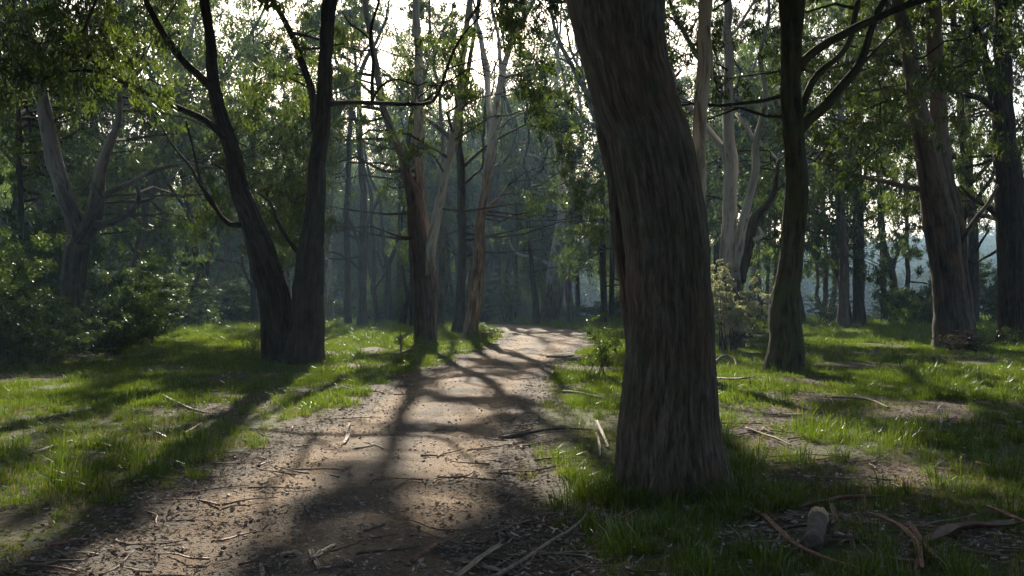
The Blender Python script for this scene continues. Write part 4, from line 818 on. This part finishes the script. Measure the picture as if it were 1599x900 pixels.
d = path_dist(x, y) + 0.35 * fbm(x * 1.7, y * 1.7, 0, 8); lm = lit_mask(x, y); pn = fbm(x * .9, y * .9, 2, 15)
keep = (d > 0.12) & (rr.random(len(x)) < np.clip(0.95 - 0.85 * lm + 0.7 * pn, 0.05, 1)) & (rr.random(len(x)) < sstep(-0.15, 0.28, d) + .10)
x, y = x[keep], y[keep]; n = len(x)
tall = (rr.random(n) < 0.05 + 0.55 * sstep(1.15, 0.2, np.hypot((x - 1.15) / 1.25, (y - 7.3) / 1.4)) + 0.25 * sstep(0.2, 0.4, fbm(x * .5, y * .5, 8, 71)))
idx = np.where(tall, 4, np.where(rr.random(n) < 0.22, 3, rr.integers(0, 3, n))); idx = np.where((y > 14) & (rr.random(n) < .8) & (idx < 4), rr.integers(5, 7, n), idx)
sc = (0.5 + 0.5 * rr.random(n)) * (1 + 0.022 * np.maximum(0, y - 12)) * (0.85 + 0.5 * pn[keep]) * np.where(idx == 4, 1.22, 1.0)
rot = np.stack([rr.normal(size=n) * .06, rr.normal(size=n) * .06, rr.random(n) * 6.28], 1)
scatter("grass", np.stack([x, y, ground_h(x, y) - .004], 1), rot, sc, idx, gt, label="short green forest grass in dappled light on both sides of the track")

def leaf_piece(L, Wd, curl, seed, mat, name):
    rr = np.random.default_rng(seed); m = 5; t_ = np.linspace(-1, 1, m); w = Wd * (1 - t_**2)**.6 + .0006; bend = curl * t_**2; side = .15 * L * (t_**2) * rr.normal()
    c = np.stack([t_ * L / 2, side, bend], 1); lf = c + np.stack([0 * t_, w / 2, w * .35 * rr.random()], 1); rg = c - np.stack([0 * t_, w / 2, -w * .35 * rr.random()], 1)
    V = np.concatenate([lf, c, rg]); Fq = []
    for i in range(m - 1): Fq += [[i, i + 1, m + i + 1, m + i], [m + i, m + i + 1, 2 * m + i + 1, 2 * m + i]]
    return mesh_np(name, V, Fq, np.full(len(Fq), 4), mat, True, [("rv", 'FACE', 'FLOAT', np.full(len(Fq), rr.random()))], do_link=False)
lp = [leaf_piece(.055 + .022 * (k % 3), .014 + .005 * (k % 4), .006 + .005 * (k % 3), k, M_LITTER, "leaf") for k in range(8)] + [leaf_piece(.03 + .012 * k, .010, .003, 20 + k, M_CHIP, "crumb") for k in range(4)]
x, y, rr = wedge(210000, 3.2, 45, 1.4, 22)
d = path_dist(x, y); lm = lit_mask(x, y)
inside = d < 0
pr = np.where(inside, 0.06 + 0.22 * sstep(13, 7, y) + 0.75 * sstep(-1.0, -0.2, d) + 0.30 * sstep(0.1, .4, fbm(x * .8, y * .8, 1, 19)) + 0.25 * sstep(9, 6, y), 0.17 + 0.9 * lm)
keep = rr.random(len(x)) < pr; x, y, d = x[keep], y[keep], d[keep]; n = len(x)
idx = np.where(rr.random(n) < .45, rr.integers(8, 12, n), rr.integers(0, 8, n))
z = np.where(d < -.15, gh(x, y) + 0.012, np.maximum(ground_h(x, y), gh(x, y) - .01)) + .008 + .012 * rr.random(n)
scatter("fallen_leaves", np.stack([x, y, z], 1), np.stack([rr.normal(size=n) * .17, rr.normal(size=n) * .17, rr.random(n) * 6.28], 1), (.35 + .75 * rr.random(n)**1.5) * (1 + .006 * y) * np.where(d < -.3, .72, 1.0), idx, lp, label="curled grey and tan gum leaves scattered along the track edges")

def stone_piece(seed):
    rr = np.random.default_rng(seed); t_ = (1 + 5**.5) / 2
    V = np.array([(-1, t_, 0), (1, t_, 0), (-1, -t_, 0), (1, -t_, 0), (0, -1, t_), (0, 1, t_), (0, -1, -t_), (0, 1, -t_), (t_, 0, -1), (t_, 0, 1), (-t_, 0, -1), (-t_, 0, 1)], float) / 1.9
    V = V * (1 + .35 * rr.normal(size=(12, 1)) * .5) * [1, .75 + .2 * rr.random(), .5] * .02
    Ft = [(0, 11, 5), (0, 5, 1), (0, 1, 7), (0, 7, 10), (0, 10, 11), (1, 5, 9), (5, 11, 4), (11, 10, 2), (10, 7, 6), (7, 1, 8), (3, 9, 4), (3, 4, 2), (3, 2, 6), (3, 6, 8), (3, 8, 9), (4, 9, 5), (2, 4, 11), (6, 2, 10), (8, 6, 7), (9, 8, 1)]
    return mesh_np("stone", V, Ft, np.full(20, 3), M_STONE, False, None, do_link=False)
st = [stone_piece(k) for k in range(5)]
x, y, rr = wedge(70000, 3.2, 40, 1.3, 33); d = path_dist(x, y); keep = (d < .15) & (rr.random(len(x)) < .45 + .5 * sstep(0, .4, fbm(x, y, 3, 23)))
x, y = x[keep], y[keep]; n = len(x)
scatter("gravel", np.stack([x, y, gh(x, y) + .010], 1), np.stack([rr.random(n) * .6, rr.random(n) * .6, rr.random(n) * 6.28], 1), .16 + 1.0 * rr.random(n)**3.5, rr.integers(0, 5, n), st, label="small stones and grit pressed into the dirt track")

# far wood on the blue hills
def far_piece(seed):
    rr = np.random.default_rng(seed); n = 420; nb = 14; bc_ = rr.normal(size=(nb, 3)) * [2.3, 2.3, 2.6] + [0, 0, 9]; k = rr.integers(0, nb, n)
    C = bc_[k] + rr.normal(size=(n, 3)) * 1.0; V, Fq, rv = leaves(C, rr.normal(size=(n, 3)), .9 + .7 * rr.random(n), .6, rr.random(n))
    P = prisms([[0, 0, -1]], [[0, 0, 9.]], .3, .12, 5); o = len(V)
    return mesh_np("far_tree", np.vstack([V, P[0]]), np.concatenate([Fq.ravel(), (P[1] + o).ravel()]), np.full(len(Fq) + len(P[1]), 4), M_FARLEAF, False, [("rv", 'FACE', 'FLOAT', np.concatenate([rv, np.zeros(len(P[1]))]))], do_link=False)
rr = np.random.default_rng(44); n = 3600; y = 215 + 330 * rr.random(n); x = (rr.random(n) * 2 - 1) * 0.75 * y; 
scatter("distant_forest", np.stack([x, y, gh(x, y) - .5], 1), np.stack([0 * x, 0 * x, rr.random(n) * 6.28], 1), .85 + .6 * rr.random(n), rr.integers(0, 3, n), [far_piece(k) for k in range(3)], label="blue hazy wooded hillside far behind the trees")

# ------------------------------------------------------------------ shrubs
def shrub_mesh(seed, w, h, nst, nleaf, L, Wd, droop=-.2, low=0.15):
    rr = np.random.default_rng(seed); p0, p1, r0, r1 = [], [], [], []; tips = []
    for k in range(nst):
        th = rr.random() * 6.28; q = np.array([math.cos(th) * .6, math.sin(th) * .6, 1.0]); q /= np.linalg.norm(q); a = np.array([rr.normal() * .12 * w, rr.normal() * .12 * w, -.1]); ln = h * (.6 + .5 * rr.random())
        rad = .008 + .006 * h
        for e in range(7):
            q = q + rr.normal(size=3) * .2; q[2] = max(q[2], .25); q /= np.linalg.norm(q); b = a + q * ln / 7 * [w / h, w / h, 1]; p0.append(a); p1.append(b); r0.append(rad); rad *= .82; r1.append(rad); a = b
            if (e + 1) / 7 > low:
                for _ in range(3):
                    g = rr.normal(size=3) * [1, 1, .6] + [0, 0, .3]; g /= np.linalg.norm(g); tp = a + g * (.10 + .16 * rr.random()) * w; p0.append(a); p1.append(tp); r0.append(rad * .4); r1.append(.002); tips.append(tp)
    tips = np.array(tips); k = rr.integers(0, len(tips), nleaf); C = tips[k] + rr.normal(size=(nleaf, 3)) * .035 * w * [1, 1, .7]; C[:, 2] = np.maximum(C[:, 2], .03)
    vv_ = (rr.random(len(tips)) * .5)[k] + rr.random(nleaf) * .5
    V, Fq, rv = leaves(C, rr.normal(size=(nleaf, 3)) * .7 + [0, 0, -droop], L * (.6 + .8 * rr.random(nleaf)), Wd * (.7 + .6 * rr.random(nleaf)), vv_)
    return (V, Fq, rv), prisms(p0, p1, np.array(r0), np.array(r1), 4)
SHM = {}
def shrub(px, Y, w, h, label, mat=M_SHRUB, seed=0, nleaf=9000, L=.12, Wd=.026, name="shrub", cat="shrub", group=None, droop=-.2, low=.15, nst=9):
    x = (px - 799.5) / F * Y
    key = (seed, mat.name, nleaf)
    if key not in SHM:
        (V, Fq, rv), (V2, F2) = shrub_mesh(seed, w, h, nst, nleaf, L, Wd, droop, low)
        SHM[key] = (mesh_np("foliage", V, Fq, np.full(len(Fq), 4), mat, False, [("rv", 'FACE', 'FLOAT', rv)], do_link=False), mesh_np("stems", V2, F2, np.full(len(F2), 4), M_TWIG, False, None, do_link=False), w, h)
    a, b, w0, h0_ = SHM[key]
    r_ = empty(name, (x, Y, float(gh(x, Y)))); r_.scale = (w / w0, w / w0, h / h0_); r_.rotation_euler = (0, 0, rs.random() * 6.28)
    tag(r_, label, cat, group)
    o1 = link(bpy.data.objects.new("foliage", a)); o1.parent = r_; o1['kind'] = 'stuff'; o2 = link(bpy.data.objects.new("stems", b)); o2.parent = r_; o2['kind'] = 'stuff'
    return r_
LS = "dense shrubs of the left thicket"
shrub(10, 27, 3.6, 4.6, "tallest bush at the left edge with fine light green crown", M_SHRUBL, 1, 17000, group=LS, low=.35)
shrub(28, 31, 2.0, 4.2, "light green feathery bush in front of the black trunk", M_SHRUBL, 2, 15000, group=LS, low=.3)
shrub(-30, 22, 2.6, 2.6, "dark shaded bush cut by the left edge of the view", M_SHRUB, 3, 12000, group=LS)
shrub(50, 23.5, 1.9, 1.5, "low dark bush above the sunlit grass patch at far left", M_SHRUB, 4, 12000, group=LS)
shrub(150, 27, 1.8, 1.2, "dark twiggy bush at the foot of the black trunk", M_SHRUB, 5, 12000, group=LS)
shrub(196, 32, 2.2, 3.0, "rounded dark bush just right of the black trunk", M_SHRUB, 6, 13000, group=LS)
shrub(200, 36, 3.2, 3.0, "wide olive bush at the right end of the left thicket", M_SHRUB, 4, 12000, group=LS)
shrub(60, 40, 3.0, 4.0, "tall dark bush behind the black trunk", M_SHRUB, 5, 12000, group=LS)
shrub(236, 45, 3.4, 2.9, "dusty green bush in front of the distant dark trunk", M_SHRUB, 6, 13000, group=LS)
shrub(30, 40, 4.5, 6.5, "big dark bush rising behind the light green ones", M_SHRUB, 5, 12000, group=LS)
shrub(262, 55, 3.8, 3.0, "hazy low bush left of the distant dark trunk", M_SHRUB, 3, 12000, group=LS)
shrub(330, 60, 3.6, 3.4, "yellow-green bush right of the distant dark trunk", M_SHRUBL, 2, 15000, group=LS, low=.3)
shrub(352, 66, 4.2, 3.0, "dark bush behind the clearing, left of the V-forked tree", M_SHRUB, 4, 12000, group=LS)
shrub(390, 72, 4.8, 3.4, "dark bush hidden behind the V-forked tree's left stem", M_SHRUB, 6, 13000, group=LS)
shrub(1138, 29, 1.25, 2.75, "pale silvery flowering shrub beside the giant trunk", M_FLOWER, 11, 17000, L=.075, Wd=.024, name="flowering_shrub", low=.55, nst=16)
shrub(1152, 32, 1.1, 1.7, "dull brown-green bush under the silvery shrub's right side", M_FERN, 12, 5000, L=.05)
shrub(938, 20, .95, 1.25, "small leafy shrub against the left side of the giant trunk", M_SHRUBL, 13, 1500, L=.06, Wd=.022, nst=6, low=.4)
shrub(1512, 29.5, 1.5, .7, "low tangle of dead twigs at the foot of the twin trunks", M_FERN, 12, 5000)
shrub(1590, 33, 1.8, .8, "low dark scrub at the foot of the right-edge tree", M_SHRUB, 14, 700, nst=5, low=.3)
shrub(1290, 62, 2.2, 2.4, "bush around the small twisting trunk", M_SHRUBL, 2, 15000)
shrub(1440, 62, 3.4, 3.8, "drooping dark bush left of the twin trunks", M_SHRUB, 5, 12000)
shrub(1555, 66, 3.0, 4.2, "green conical bush left of the right-edge tree", M_SHRUB, 6, 13000)
shrub(790, 66, 2.6, 4.0, "leafy saplings at the bend of the track", M_SHRUBL, 2, 15000)
shrub(757, 39, .9, .55, "grassy tussock at the foot of the twisted tan gum", M_FERN, 12, 5000)
shrub(398, 26.5, .55, .9, "little twiggy seedling left of the V-forked tree", M_SHRUB, 14, 700, nst=5, low=.3)
rs2 = random.Random(9)
for k in range(46):
    Y = 72 + 50 * rs2.random(); px = 60 + 1500 * rs2.random()
    if 1180 < px < 1330 and Y < 110 or px > 1420: continue
    zi = 0 if px < 620 else (1 if px < 1110 else 2)
    shrub(px, Y, 3 + 2 * rs2.random(), 1.4 + 2.2 * rs2.random(), ["hazy undergrowth bush in the forest left of the track", "hazy undergrowth bush beyond the bend of the track", "hazy undergrowth bush beyond the right clearing"][zi], M_SHRUB if rs2.random() < .7 else M_SHRUBL, [3, 4, 5, 6][k % 4] if True else 0, 12000,
          group=["undergrowth bushes left of the track", "undergrowth bushes beyond the bend", "undergrowth bushes beyond the right clearing"][zi])

# ferns and dry fronds along the left thicket, tussocks elsewhere
def fern_mesh(seed):
    rr = np.random.default_rng(seed); C, A, Lz = [], [], []; p0, p1 = [], []
    for k in range(9):
        th = k * .7 + rr.random() * .4; d_ = np.array([math.cos(th), math.sin(th), 0]); sd = np.array([-d_[1], d_[0], 0]); ln = .45 + .25 * rr.random(); prev = np.array([0, 0, 0.])
        for e in range(1, 13):
            f = e / 12; p = d_ * ln * f + [0, 0, ln * (.95 * f - .75 * f * f)]; p0.append(prev); p1.append(p); prev = p
            for s_ in (-1, 1): wl = .15 * (1 - f) + .02; C.append(p + sd * s_ * wl / 2); A.append(sd * s_ + [0, 0, -.15]); Lz.append(wl)
    n = len(C); C = np.array(C); A = np.array(A); Lz = np.array(Lz); a = A / np.linalg.norm(A, axis=1, keepdims=True); w = np.cross(a, [0, 0, 1]) * .02
    V = np.stack([C - a * Lz[:, None] / 2, C + w, C + a * Lz[:, None] / 2, C - w], 1).reshape(-1, 3)
    return mesh_np("fronds", V, np.arange(4 * n).reshape(-1, 4), np.full(n, 4), M_FERN if seed % 2 else M_SHRUBL, False, [("rv", 'FACE', 'FLOAT', rr.random(n))], do_link=False), mesh_np("stalks", *(lambda P: (P[0], P[1], np.full(len(P[1]), 4)))(prisms(p0, p1, .004, .003)), M_TWIG, do_link=False)
FM = [fern_mesh(k) for k in range(4)]
for k in range(30):
    px = -10 + 250 * rs2.random(); Y = 19.5 + 9 * rs2.random() + (px / 250) * 6; x = (px - 799.5) / F * Y; a, b = FM[k % 4]
    r_ = empty("fern", (x, Y, float(gh(x, Y)))); s_ = .8 + 1.0 * rs2.random(); r_.scale = (s_,) * 3; r_.rotation_euler = (0, 0, rs2.random() * 6.28)
    tag(r_, ["green bracken frond clump", "dry brown bracken clump"][k % 2] + " at the foot of the left thicket", "fern", "bracken ferns under the left thicket")
    o1 = link(bpy.data.objects.new("fronds", a)); o1.parent = r_; o2 = link(bpy.data.objects.new("stalks", b)); o2.parent = r_

# ------------------------------------------------------------------ sticks, bark strips, the log (traced on the ground)
def on_ground(pts, lift=.015):
    out = []
    for (px, py) in pts:
        g = G(px, py); out.append([g[0], g[1], max(float(gh(g[0], g[1])) + .008, float(ground_h(g[0], g[1]))) + lift])
    return np.array(out)
def stick(pts, w, label, mat=M_STICK, lift=.02, zs=None, name="fallen_stick", cat="stick", group=None):
    P = on_ground(pts, lift)
    if zs is not None: P[:, 2] += zs
    org = P[0].copy(); r = np.linspace(w, w * .55, len(P)) / 2
    tb = tube(P, r, n=max(10, 5 * len(P)), seg=8, amp=w * .08, freq=20, seed=len(pts) + int(pts[0][0]) % 17, wob=.25)
    V, Fq, tri, bc, hb = tb; o = mesh_np(name, V, np.concatenate([Fq.ravel(), tri.ravel()]), np.concatenate([np.full(len(Fq), 4), np.full(len(tri), 3)]), mat, True, None, None, org); o.location = org
    return tag(o, label, cat, group)
def strip(pts, w, label, mat=M_STRIP, lift=.012, curl=.35, zs=None, name="bark_strip", group=None, end=.35):
    P = on_ground(pts, lift)
    if zs is not None: P[:, 2] += zs
    n = 8 * len(P); Q, _, s = resample(P, np.ones(len(P)), n); T_ = np.gradient(Q, axis=0); T_ /= np.linalg.norm(T_, axis=1, keepdims=True)
    sd = np.cross(T_, [0, 0, 1]); sd /= np.linalg.norm(sd, axis=1, keepdims=True); up = np.cross(sd, T_); t_ = s / s[-1]; sdv = int(pts[0][0])
    ww = w * (end + (1 - end) * np.sin(np.pi * np.clip(t_ * .9 + .08, 0, 1))**.5) * (1 + .18 * vnoise(t_ * 7, sdv, 0, 3))
    m = 6; rows = []
    for side in (0, 1):
        for j in range(m + 1):
            a = (j / m - .5) * 2; cx = a * ww / 2; cz = curl * ww * (a * a) * .9 + .1 * ww * vnoise(t_ * 6, a * 2 + sdv, 0, 5) - side * .004
            rows.append(Q + sd * cx[:, None] + up * cz[:, None])
    V = np.stack(rows, 1).reshape(-1, 3); K = 2 * (m + 1); Fq = []
    ring = list(range(m + 1)) + list(range(K - 1, m, -1))
    for i in range(n - 1):
        for j in range(len(ring)):
            a, b = ring[j], ring[(j + 1) % len(ring)]; Fq.append([i * K + a, i * K + b, (i + 1) * K + b, (i + 1) * K + a])
    org = P[0].copy(); o = mesh_np(name, V, Fq, np.full(len(Fq), 4), mat, True, None, None, org); o.location = org
    return tag(o, label, "bark", group)
stick([(38, 718), (62, 712), (88, 703), (112, 694)], .045, "straight pale stick lying in the dark grass at far left", M_STICK)
stick([(253, 622), (275, 634), (300, 642), (322, 648)], .05, "thin stick in the leaf litter left of the track", M_STICK)
stick([(288, 681), (300, 674), (314, 666)], .03, "short dark stick in grass beside the left litter patch")
stick([(770, 898), (800, 886), (832, 869), (862, 852), (890, 838), (910, 822), (915, 806)], .024, "long bent branch curving up from the bottom edge beside the track", M_STICK, zs=np.array([0, .01, .02, .04, .05, .05, .02]))
stick([(905, 802), (880, 806), (855, 812), (828, 816)], .014, "thin twig meeting the tip of the long bent branch")
strip([(704, 866), (735, 874), (765, 884), (800, 893)], .05, "broad split bark strip at the bottom of the track", M_STRIPP, curl=.25)
strip([(716, 899), (735, 884), (758, 866), (784, 850)], .045, "pale bark slat crossing the broad split strip", M_STRIPP, curl=.2, zs=.02)
strip([(770, 829), (795, 822), (815, 814), (832, 807)], .035, "narrow pale bark piece on the right side of the track", M_STRIPP)
strip([(640, 868), (660, 858), (680, 848), (690, 842)], .03, "dark curved bark piece in the middle of the track near the bottom", M_STRIP)
strip([(538, 690), (543, 680), (541, 670), (547, 660)], .04, "pale curl of bark lying in the middle of the track", M_STICK)
strip([(488, 866), (500, 858), (512, 850), (524, 842)], .04, "small grey bark chip on the left wheel rut", M_STRIPP)
strip([(484, 850), (488, 862), (494, 874), (498, 884)], .03, "thin grey bark sliver beside the small chip", M_STRIPP)
strip([(407, 875), (409, 885), (410, 899)], .03, "little pale bark sliver at the bottom edge of the track", M_STRIPP)
strip([(440, 862), (456, 858), (470, 860)], .055, "flat pale bark flake on the track near the bottom", M_STRIPP)
stick([(604, 762), (620, 754), (634, 746), (645, 742)], .02, "short dark stick lying across the track centre")
stick([(683, 741), (705, 741), (728, 738), (740, 730)], .022, "forked-looking twig on the right wheel rut")
stick([(780, 680), (820, 675), (870, 672), (925, 674)], .045, "long dark stick reaching from the track into the right grass", M_STICK)
stick([(880, 616), (905, 619), (935, 624), (962, 627)], .055, "dark branch lying in grass just left of the giant trunk", M_STICK)
stick([(855, 557), (875, 559), (895, 557)], .09, "dark branch lying on the far end of the track", M_IRON if False else M_STICK)
strip([(931, 668), (938, 680), (944, 690), (949, 699)], .035, "splintered pale bark shard standing in grass left of the giant trunk", M_STRIPP, zs=np.array([.05, .03, .01, 0]))
strip([(930, 684), (935, 695), (937, 711)], .025, "smaller brown bark shard below the splintered one", M_STRIPP, zs=np.array([.04, .02, 0]))
stick([(1165, 676), (1190, 682), (1212, 690), (1236, 699)], .03, "pale forked stick in the grass right of the giant trunk", M_STICK)
stick([(1300, 625), (1330, 630), (1360, 634), (1388, 645)], .05, "pale crooked stick in the right clearing", M_STICK, zs=np.array([.02, .05, .05, .02]))
stick([(1345, 677), (1390, 679), (1440, 682), (1478, 680)], .04, "dark stick half buried in the sunlit right grass", M_STICK)
stick([(1468, 682), (1470, 668), (1466, 655), (1476, 648)], .04, "curled pale twig at the end of the half-buried stick", M_STRIPP, zs=np.array([0, .05, .1, .12]))
stick([(1118, 668), (1150, 668), (1190, 668)], .03, "thin dark stick right beside the giant trunk")
stick([(1114, 572), (1130, 567), (1145, 568), (1150, 573)], .07, "dark curved branch lying behind the giant trunk on the right", M_STICK, zs=np.array([.02, .15, .12, 0]))
stick([(1120, 592), (1145, 598), (1165, 602), (1180, 590)], .04, "thin arching twig below the dark curved branch", M_STICK, zs=np.array([.0, .05, .1, 0]))
strip([(1253, 803), (1280, 797), (1305, 790), (1340, 785), (1378, 783)], .05, "long red-brown bark roll lying across the right foreground", M_STRIP, curl=.6, zs=.02)
strip([(1298, 799), (1301, 808), (1304, 818), (1300, 826)], .035, "small hooked orange bark piece under the long bark roll", M_STRIP, zs=np.array([.03, .02, 0, .01]))
strip([(1120, 792), (1160, 798), (1190, 812), (1212, 834), (1240, 860), (1280, 880), (1335, 898)], .03, "very long thin bark ribbon snaking past the log to the bottom edge", M_STRIP, curl=.5, zs=.015)
strip([(1352, 812), (1385, 826), (1408, 840), (1425, 856), (1436, 874), (1440, 899)], .035, "curving red-brown bark ribbon right of the log", M_STRIP, curl=.5, zs=.02)
strip([(1418, 832), (1428, 850), (1442, 866), (1462, 888)], .03, "second bark ribbon twisted with the curving one", M_STRIP, curl=.5, zs=.035)
strip([(1424, 846), (1432, 864), (1434, 880), (1430, 899)], .03, "third bark ribbon under the twisted pair", M_STRIP, curl=.3, zs=.01)
strip([(1450, 860), (1480, 848), (1510, 838), (1545, 836), (1590, 826)], .10, "broad smooth reddish bark slab at the lower right", M_STRIP, curl=.3, zs=.02)
strip([(1540, 800), (1560, 808), (1580, 816), (1604, 826)], .045, "orange bark strip at the right edge", M_STRIP, zs=.02)
stick([(1436, 846), (1460, 836), (1490, 828), (1525, 819)], .014, "thin pale straight twig above the reddish slab", M_STICK, zs=.04)
stick([(1320, 848), (1350, 854), (1385, 858), (1420, 864)], .02, "grey twig in the grass between log and bark ribbon")
stick([(1215, 835), (1240, 830), (1265, 828)], .025, "short grey stick beside the top of the log")
stick([(1500, 868), (1530, 874), (1560, 878), (1590, 880)], .03, "grey stick in the lower right corner grass")
strip([(1178, 772), (1192, 784), (1200, 797)], .04, "pale crumpled bark bit between giant trunk and log", M_STRIPP, zs=.02)
stick([(1525, 728), (1555, 735), (1580, 742), (1604, 748)], .03, "brown stick in shade at the right edge", M_STRIP)
strip([(1400, 765), (1425, 765), (1450, 767), (1470, 768)], .03, "pale stick of bark in the sunny litter on the right", M_STRIPP)
# broken stub beside the clump
stick([(626, 552), (626, 551)], .07, "short broken pale stub standing left of the central clump", M_STICK, zs=np.array([0, .62]), lift=-.05, name="broken_stub", cat="stub")
stick([(560, 560), (590, 556), (615, 554), (640, 548), (655, 540)], .12, "dead branch lying at the foot of the central clump", M_LOG)
# log
a, b = on_ground([(1269, 868)])[0], on_ground([(1280, 828)])[0]
a[2] += .04; b[2] += .075; lg = empty("cut_log", a); tag(lg, "short weathered log with a pale broken end in the right foreground grass", "log")
V, Fq, tri, bc, hb = tube(np.array([a, a * .6 + b * .4, a * .22 + b * .78]), [.052, .056, .054], n=40, seg=36, amp=.006, freq=26, seed=4, wob=.2)
mesh_np("log_bark", V, np.concatenate([Fq.ravel(), tri.ravel()]), np.concatenate([np.full(len(Fq), 4), np.full(len(tri), 3)]), M_LOG, True, None, lg, a)
dd = (b - a) / np.linalg.norm(b - a)
V, Fq, tri, bc, hb = tube(np.array([a * .222 + b * .778, a * .1 + b * .9, b]), [.0535, .054, .043], n=12, seg=30, amp=.008, freq=40, seed=6, wob=.3)
mesh_np("broken_end", V, np.concatenate([Fq.ravel(), tri.ravel()]), np.concatenate([np.full(len(Fq), 4), np.full(len(tri), 3)]), M_CUT, False, None, lg, a)
# smaller litter sticks that nothing tells apart
rs3 = random.Random(3); cnt = 0
while cnt < 170:
    py = 520 + 375 * rs3.random()**.8; px = 10 + 1580 * rs3.random(); g = G(px, py); d = float(path_dist(np.array(g[0]), np.array(g[1])))
    if float(lit_mask(np.array(g[0]), np.array(g[1]))) < .35 or (d < -.4 and rs3.random() < .6): continue
    if (g[0] - giant.stems[0]['P'][0][0])**2 + (g[1] - 7.9)**2 < .5: continue
    ln = (.15 + .4 * rs3.random()) * (1 + g[1] * .03); th = rs3.random() * 3.14
    P = []
    for e in range(4): X_, Y_ = g[0] + math.cos(th) * ln * e / 3, g[1] + math.sin(th) * ln * e / 3; th += rs3.gauss(0, .2); P.append([X_, Y_, max(float(gh(X_, Y_)) + .008, float(ground_h(X_, Y_))) + .012])
    P = np.array(P); r = np.linspace(.007, .003, 4) * (1 + g[1] * .04); V, Fq, tri, bc, hb = tube(P, r, n=8, seg=5, wob=.3, seed=cnt)
    zi = 0 if d > 0 and px < 800 else (1 if d <= 0 else 2)
    o = mesh_np("fallen_twig", V, np.concatenate([Fq.ravel(), tri.ravel()]), np.concatenate([np.full(len(Fq), 4), np.full(len(tri), 3)]), [M_STICK, M_STRIP, M_STICK][cnt % 3], True, None, None, P[0]); o.location = P[0]
    tag(o, ["small grey fallen twig ", "small red-brown fallen twig ", "thin grey fallen twig "][cnt % 3] + [("in the near" if py > 640 else "in the far") + " grass left of the track", ("on the near" if py > 700 else "on the middle" if py > 600 else "on the far") + " stretch of the dirt track", ("in the grass by the giant trunk" if px < 1200 else "in the middle of the right clearing" if px < 1400 else "near the right edge of the clearing") + (", close to the camera" if py > 700 else ", farther back")][zi], "twig", ["twigs left of the track", "twigs on the track", "twigs right of the track"][zi]); cnt += 1

# ------------------------------------------------------------------ haze
def haze_box():
    x0, x1, y0, y1, z0, z1 = -650, 650, -40, 655, -14, 52
    V = [(x, y, z) for z in (z0, z1) for y in (y0, y1) for x in (x0, x1)]
    Fc = [(0, 2, 3, 1), (4, 5, 7, 6), (0, 1, 5, 4), (2, 6, 7, 3), (0, 4, 6, 2), (1, 3, 7, 5)]
    m, nt, out = newmat("haze_air"); v = nt.nodes.new("ShaderNodeVolumePrincipled")
    v.inputs['Color'].default_value = (0.48, 0.73, 1.0, 1); v.inputs['Density'].default_value = 0.00068; v.inputs['Anisotropy'].default_value = 0.25
    nt.links.new(v.outputs[0], out.inputs['Volume'])
    o = mesh_np("haze", V, Fc, np.full(6, 4), m); tag(o, "thin bluish morning haze between the trees", kind='stuff')
haze_box()
tt_ = sum(len(m.polygons) * 2 for m in bpy.data.meshes); print("tris approx", tt_, sorted([(len(m.polygons)*2, m.name) for m in bpy.data.meshes])[-12:])
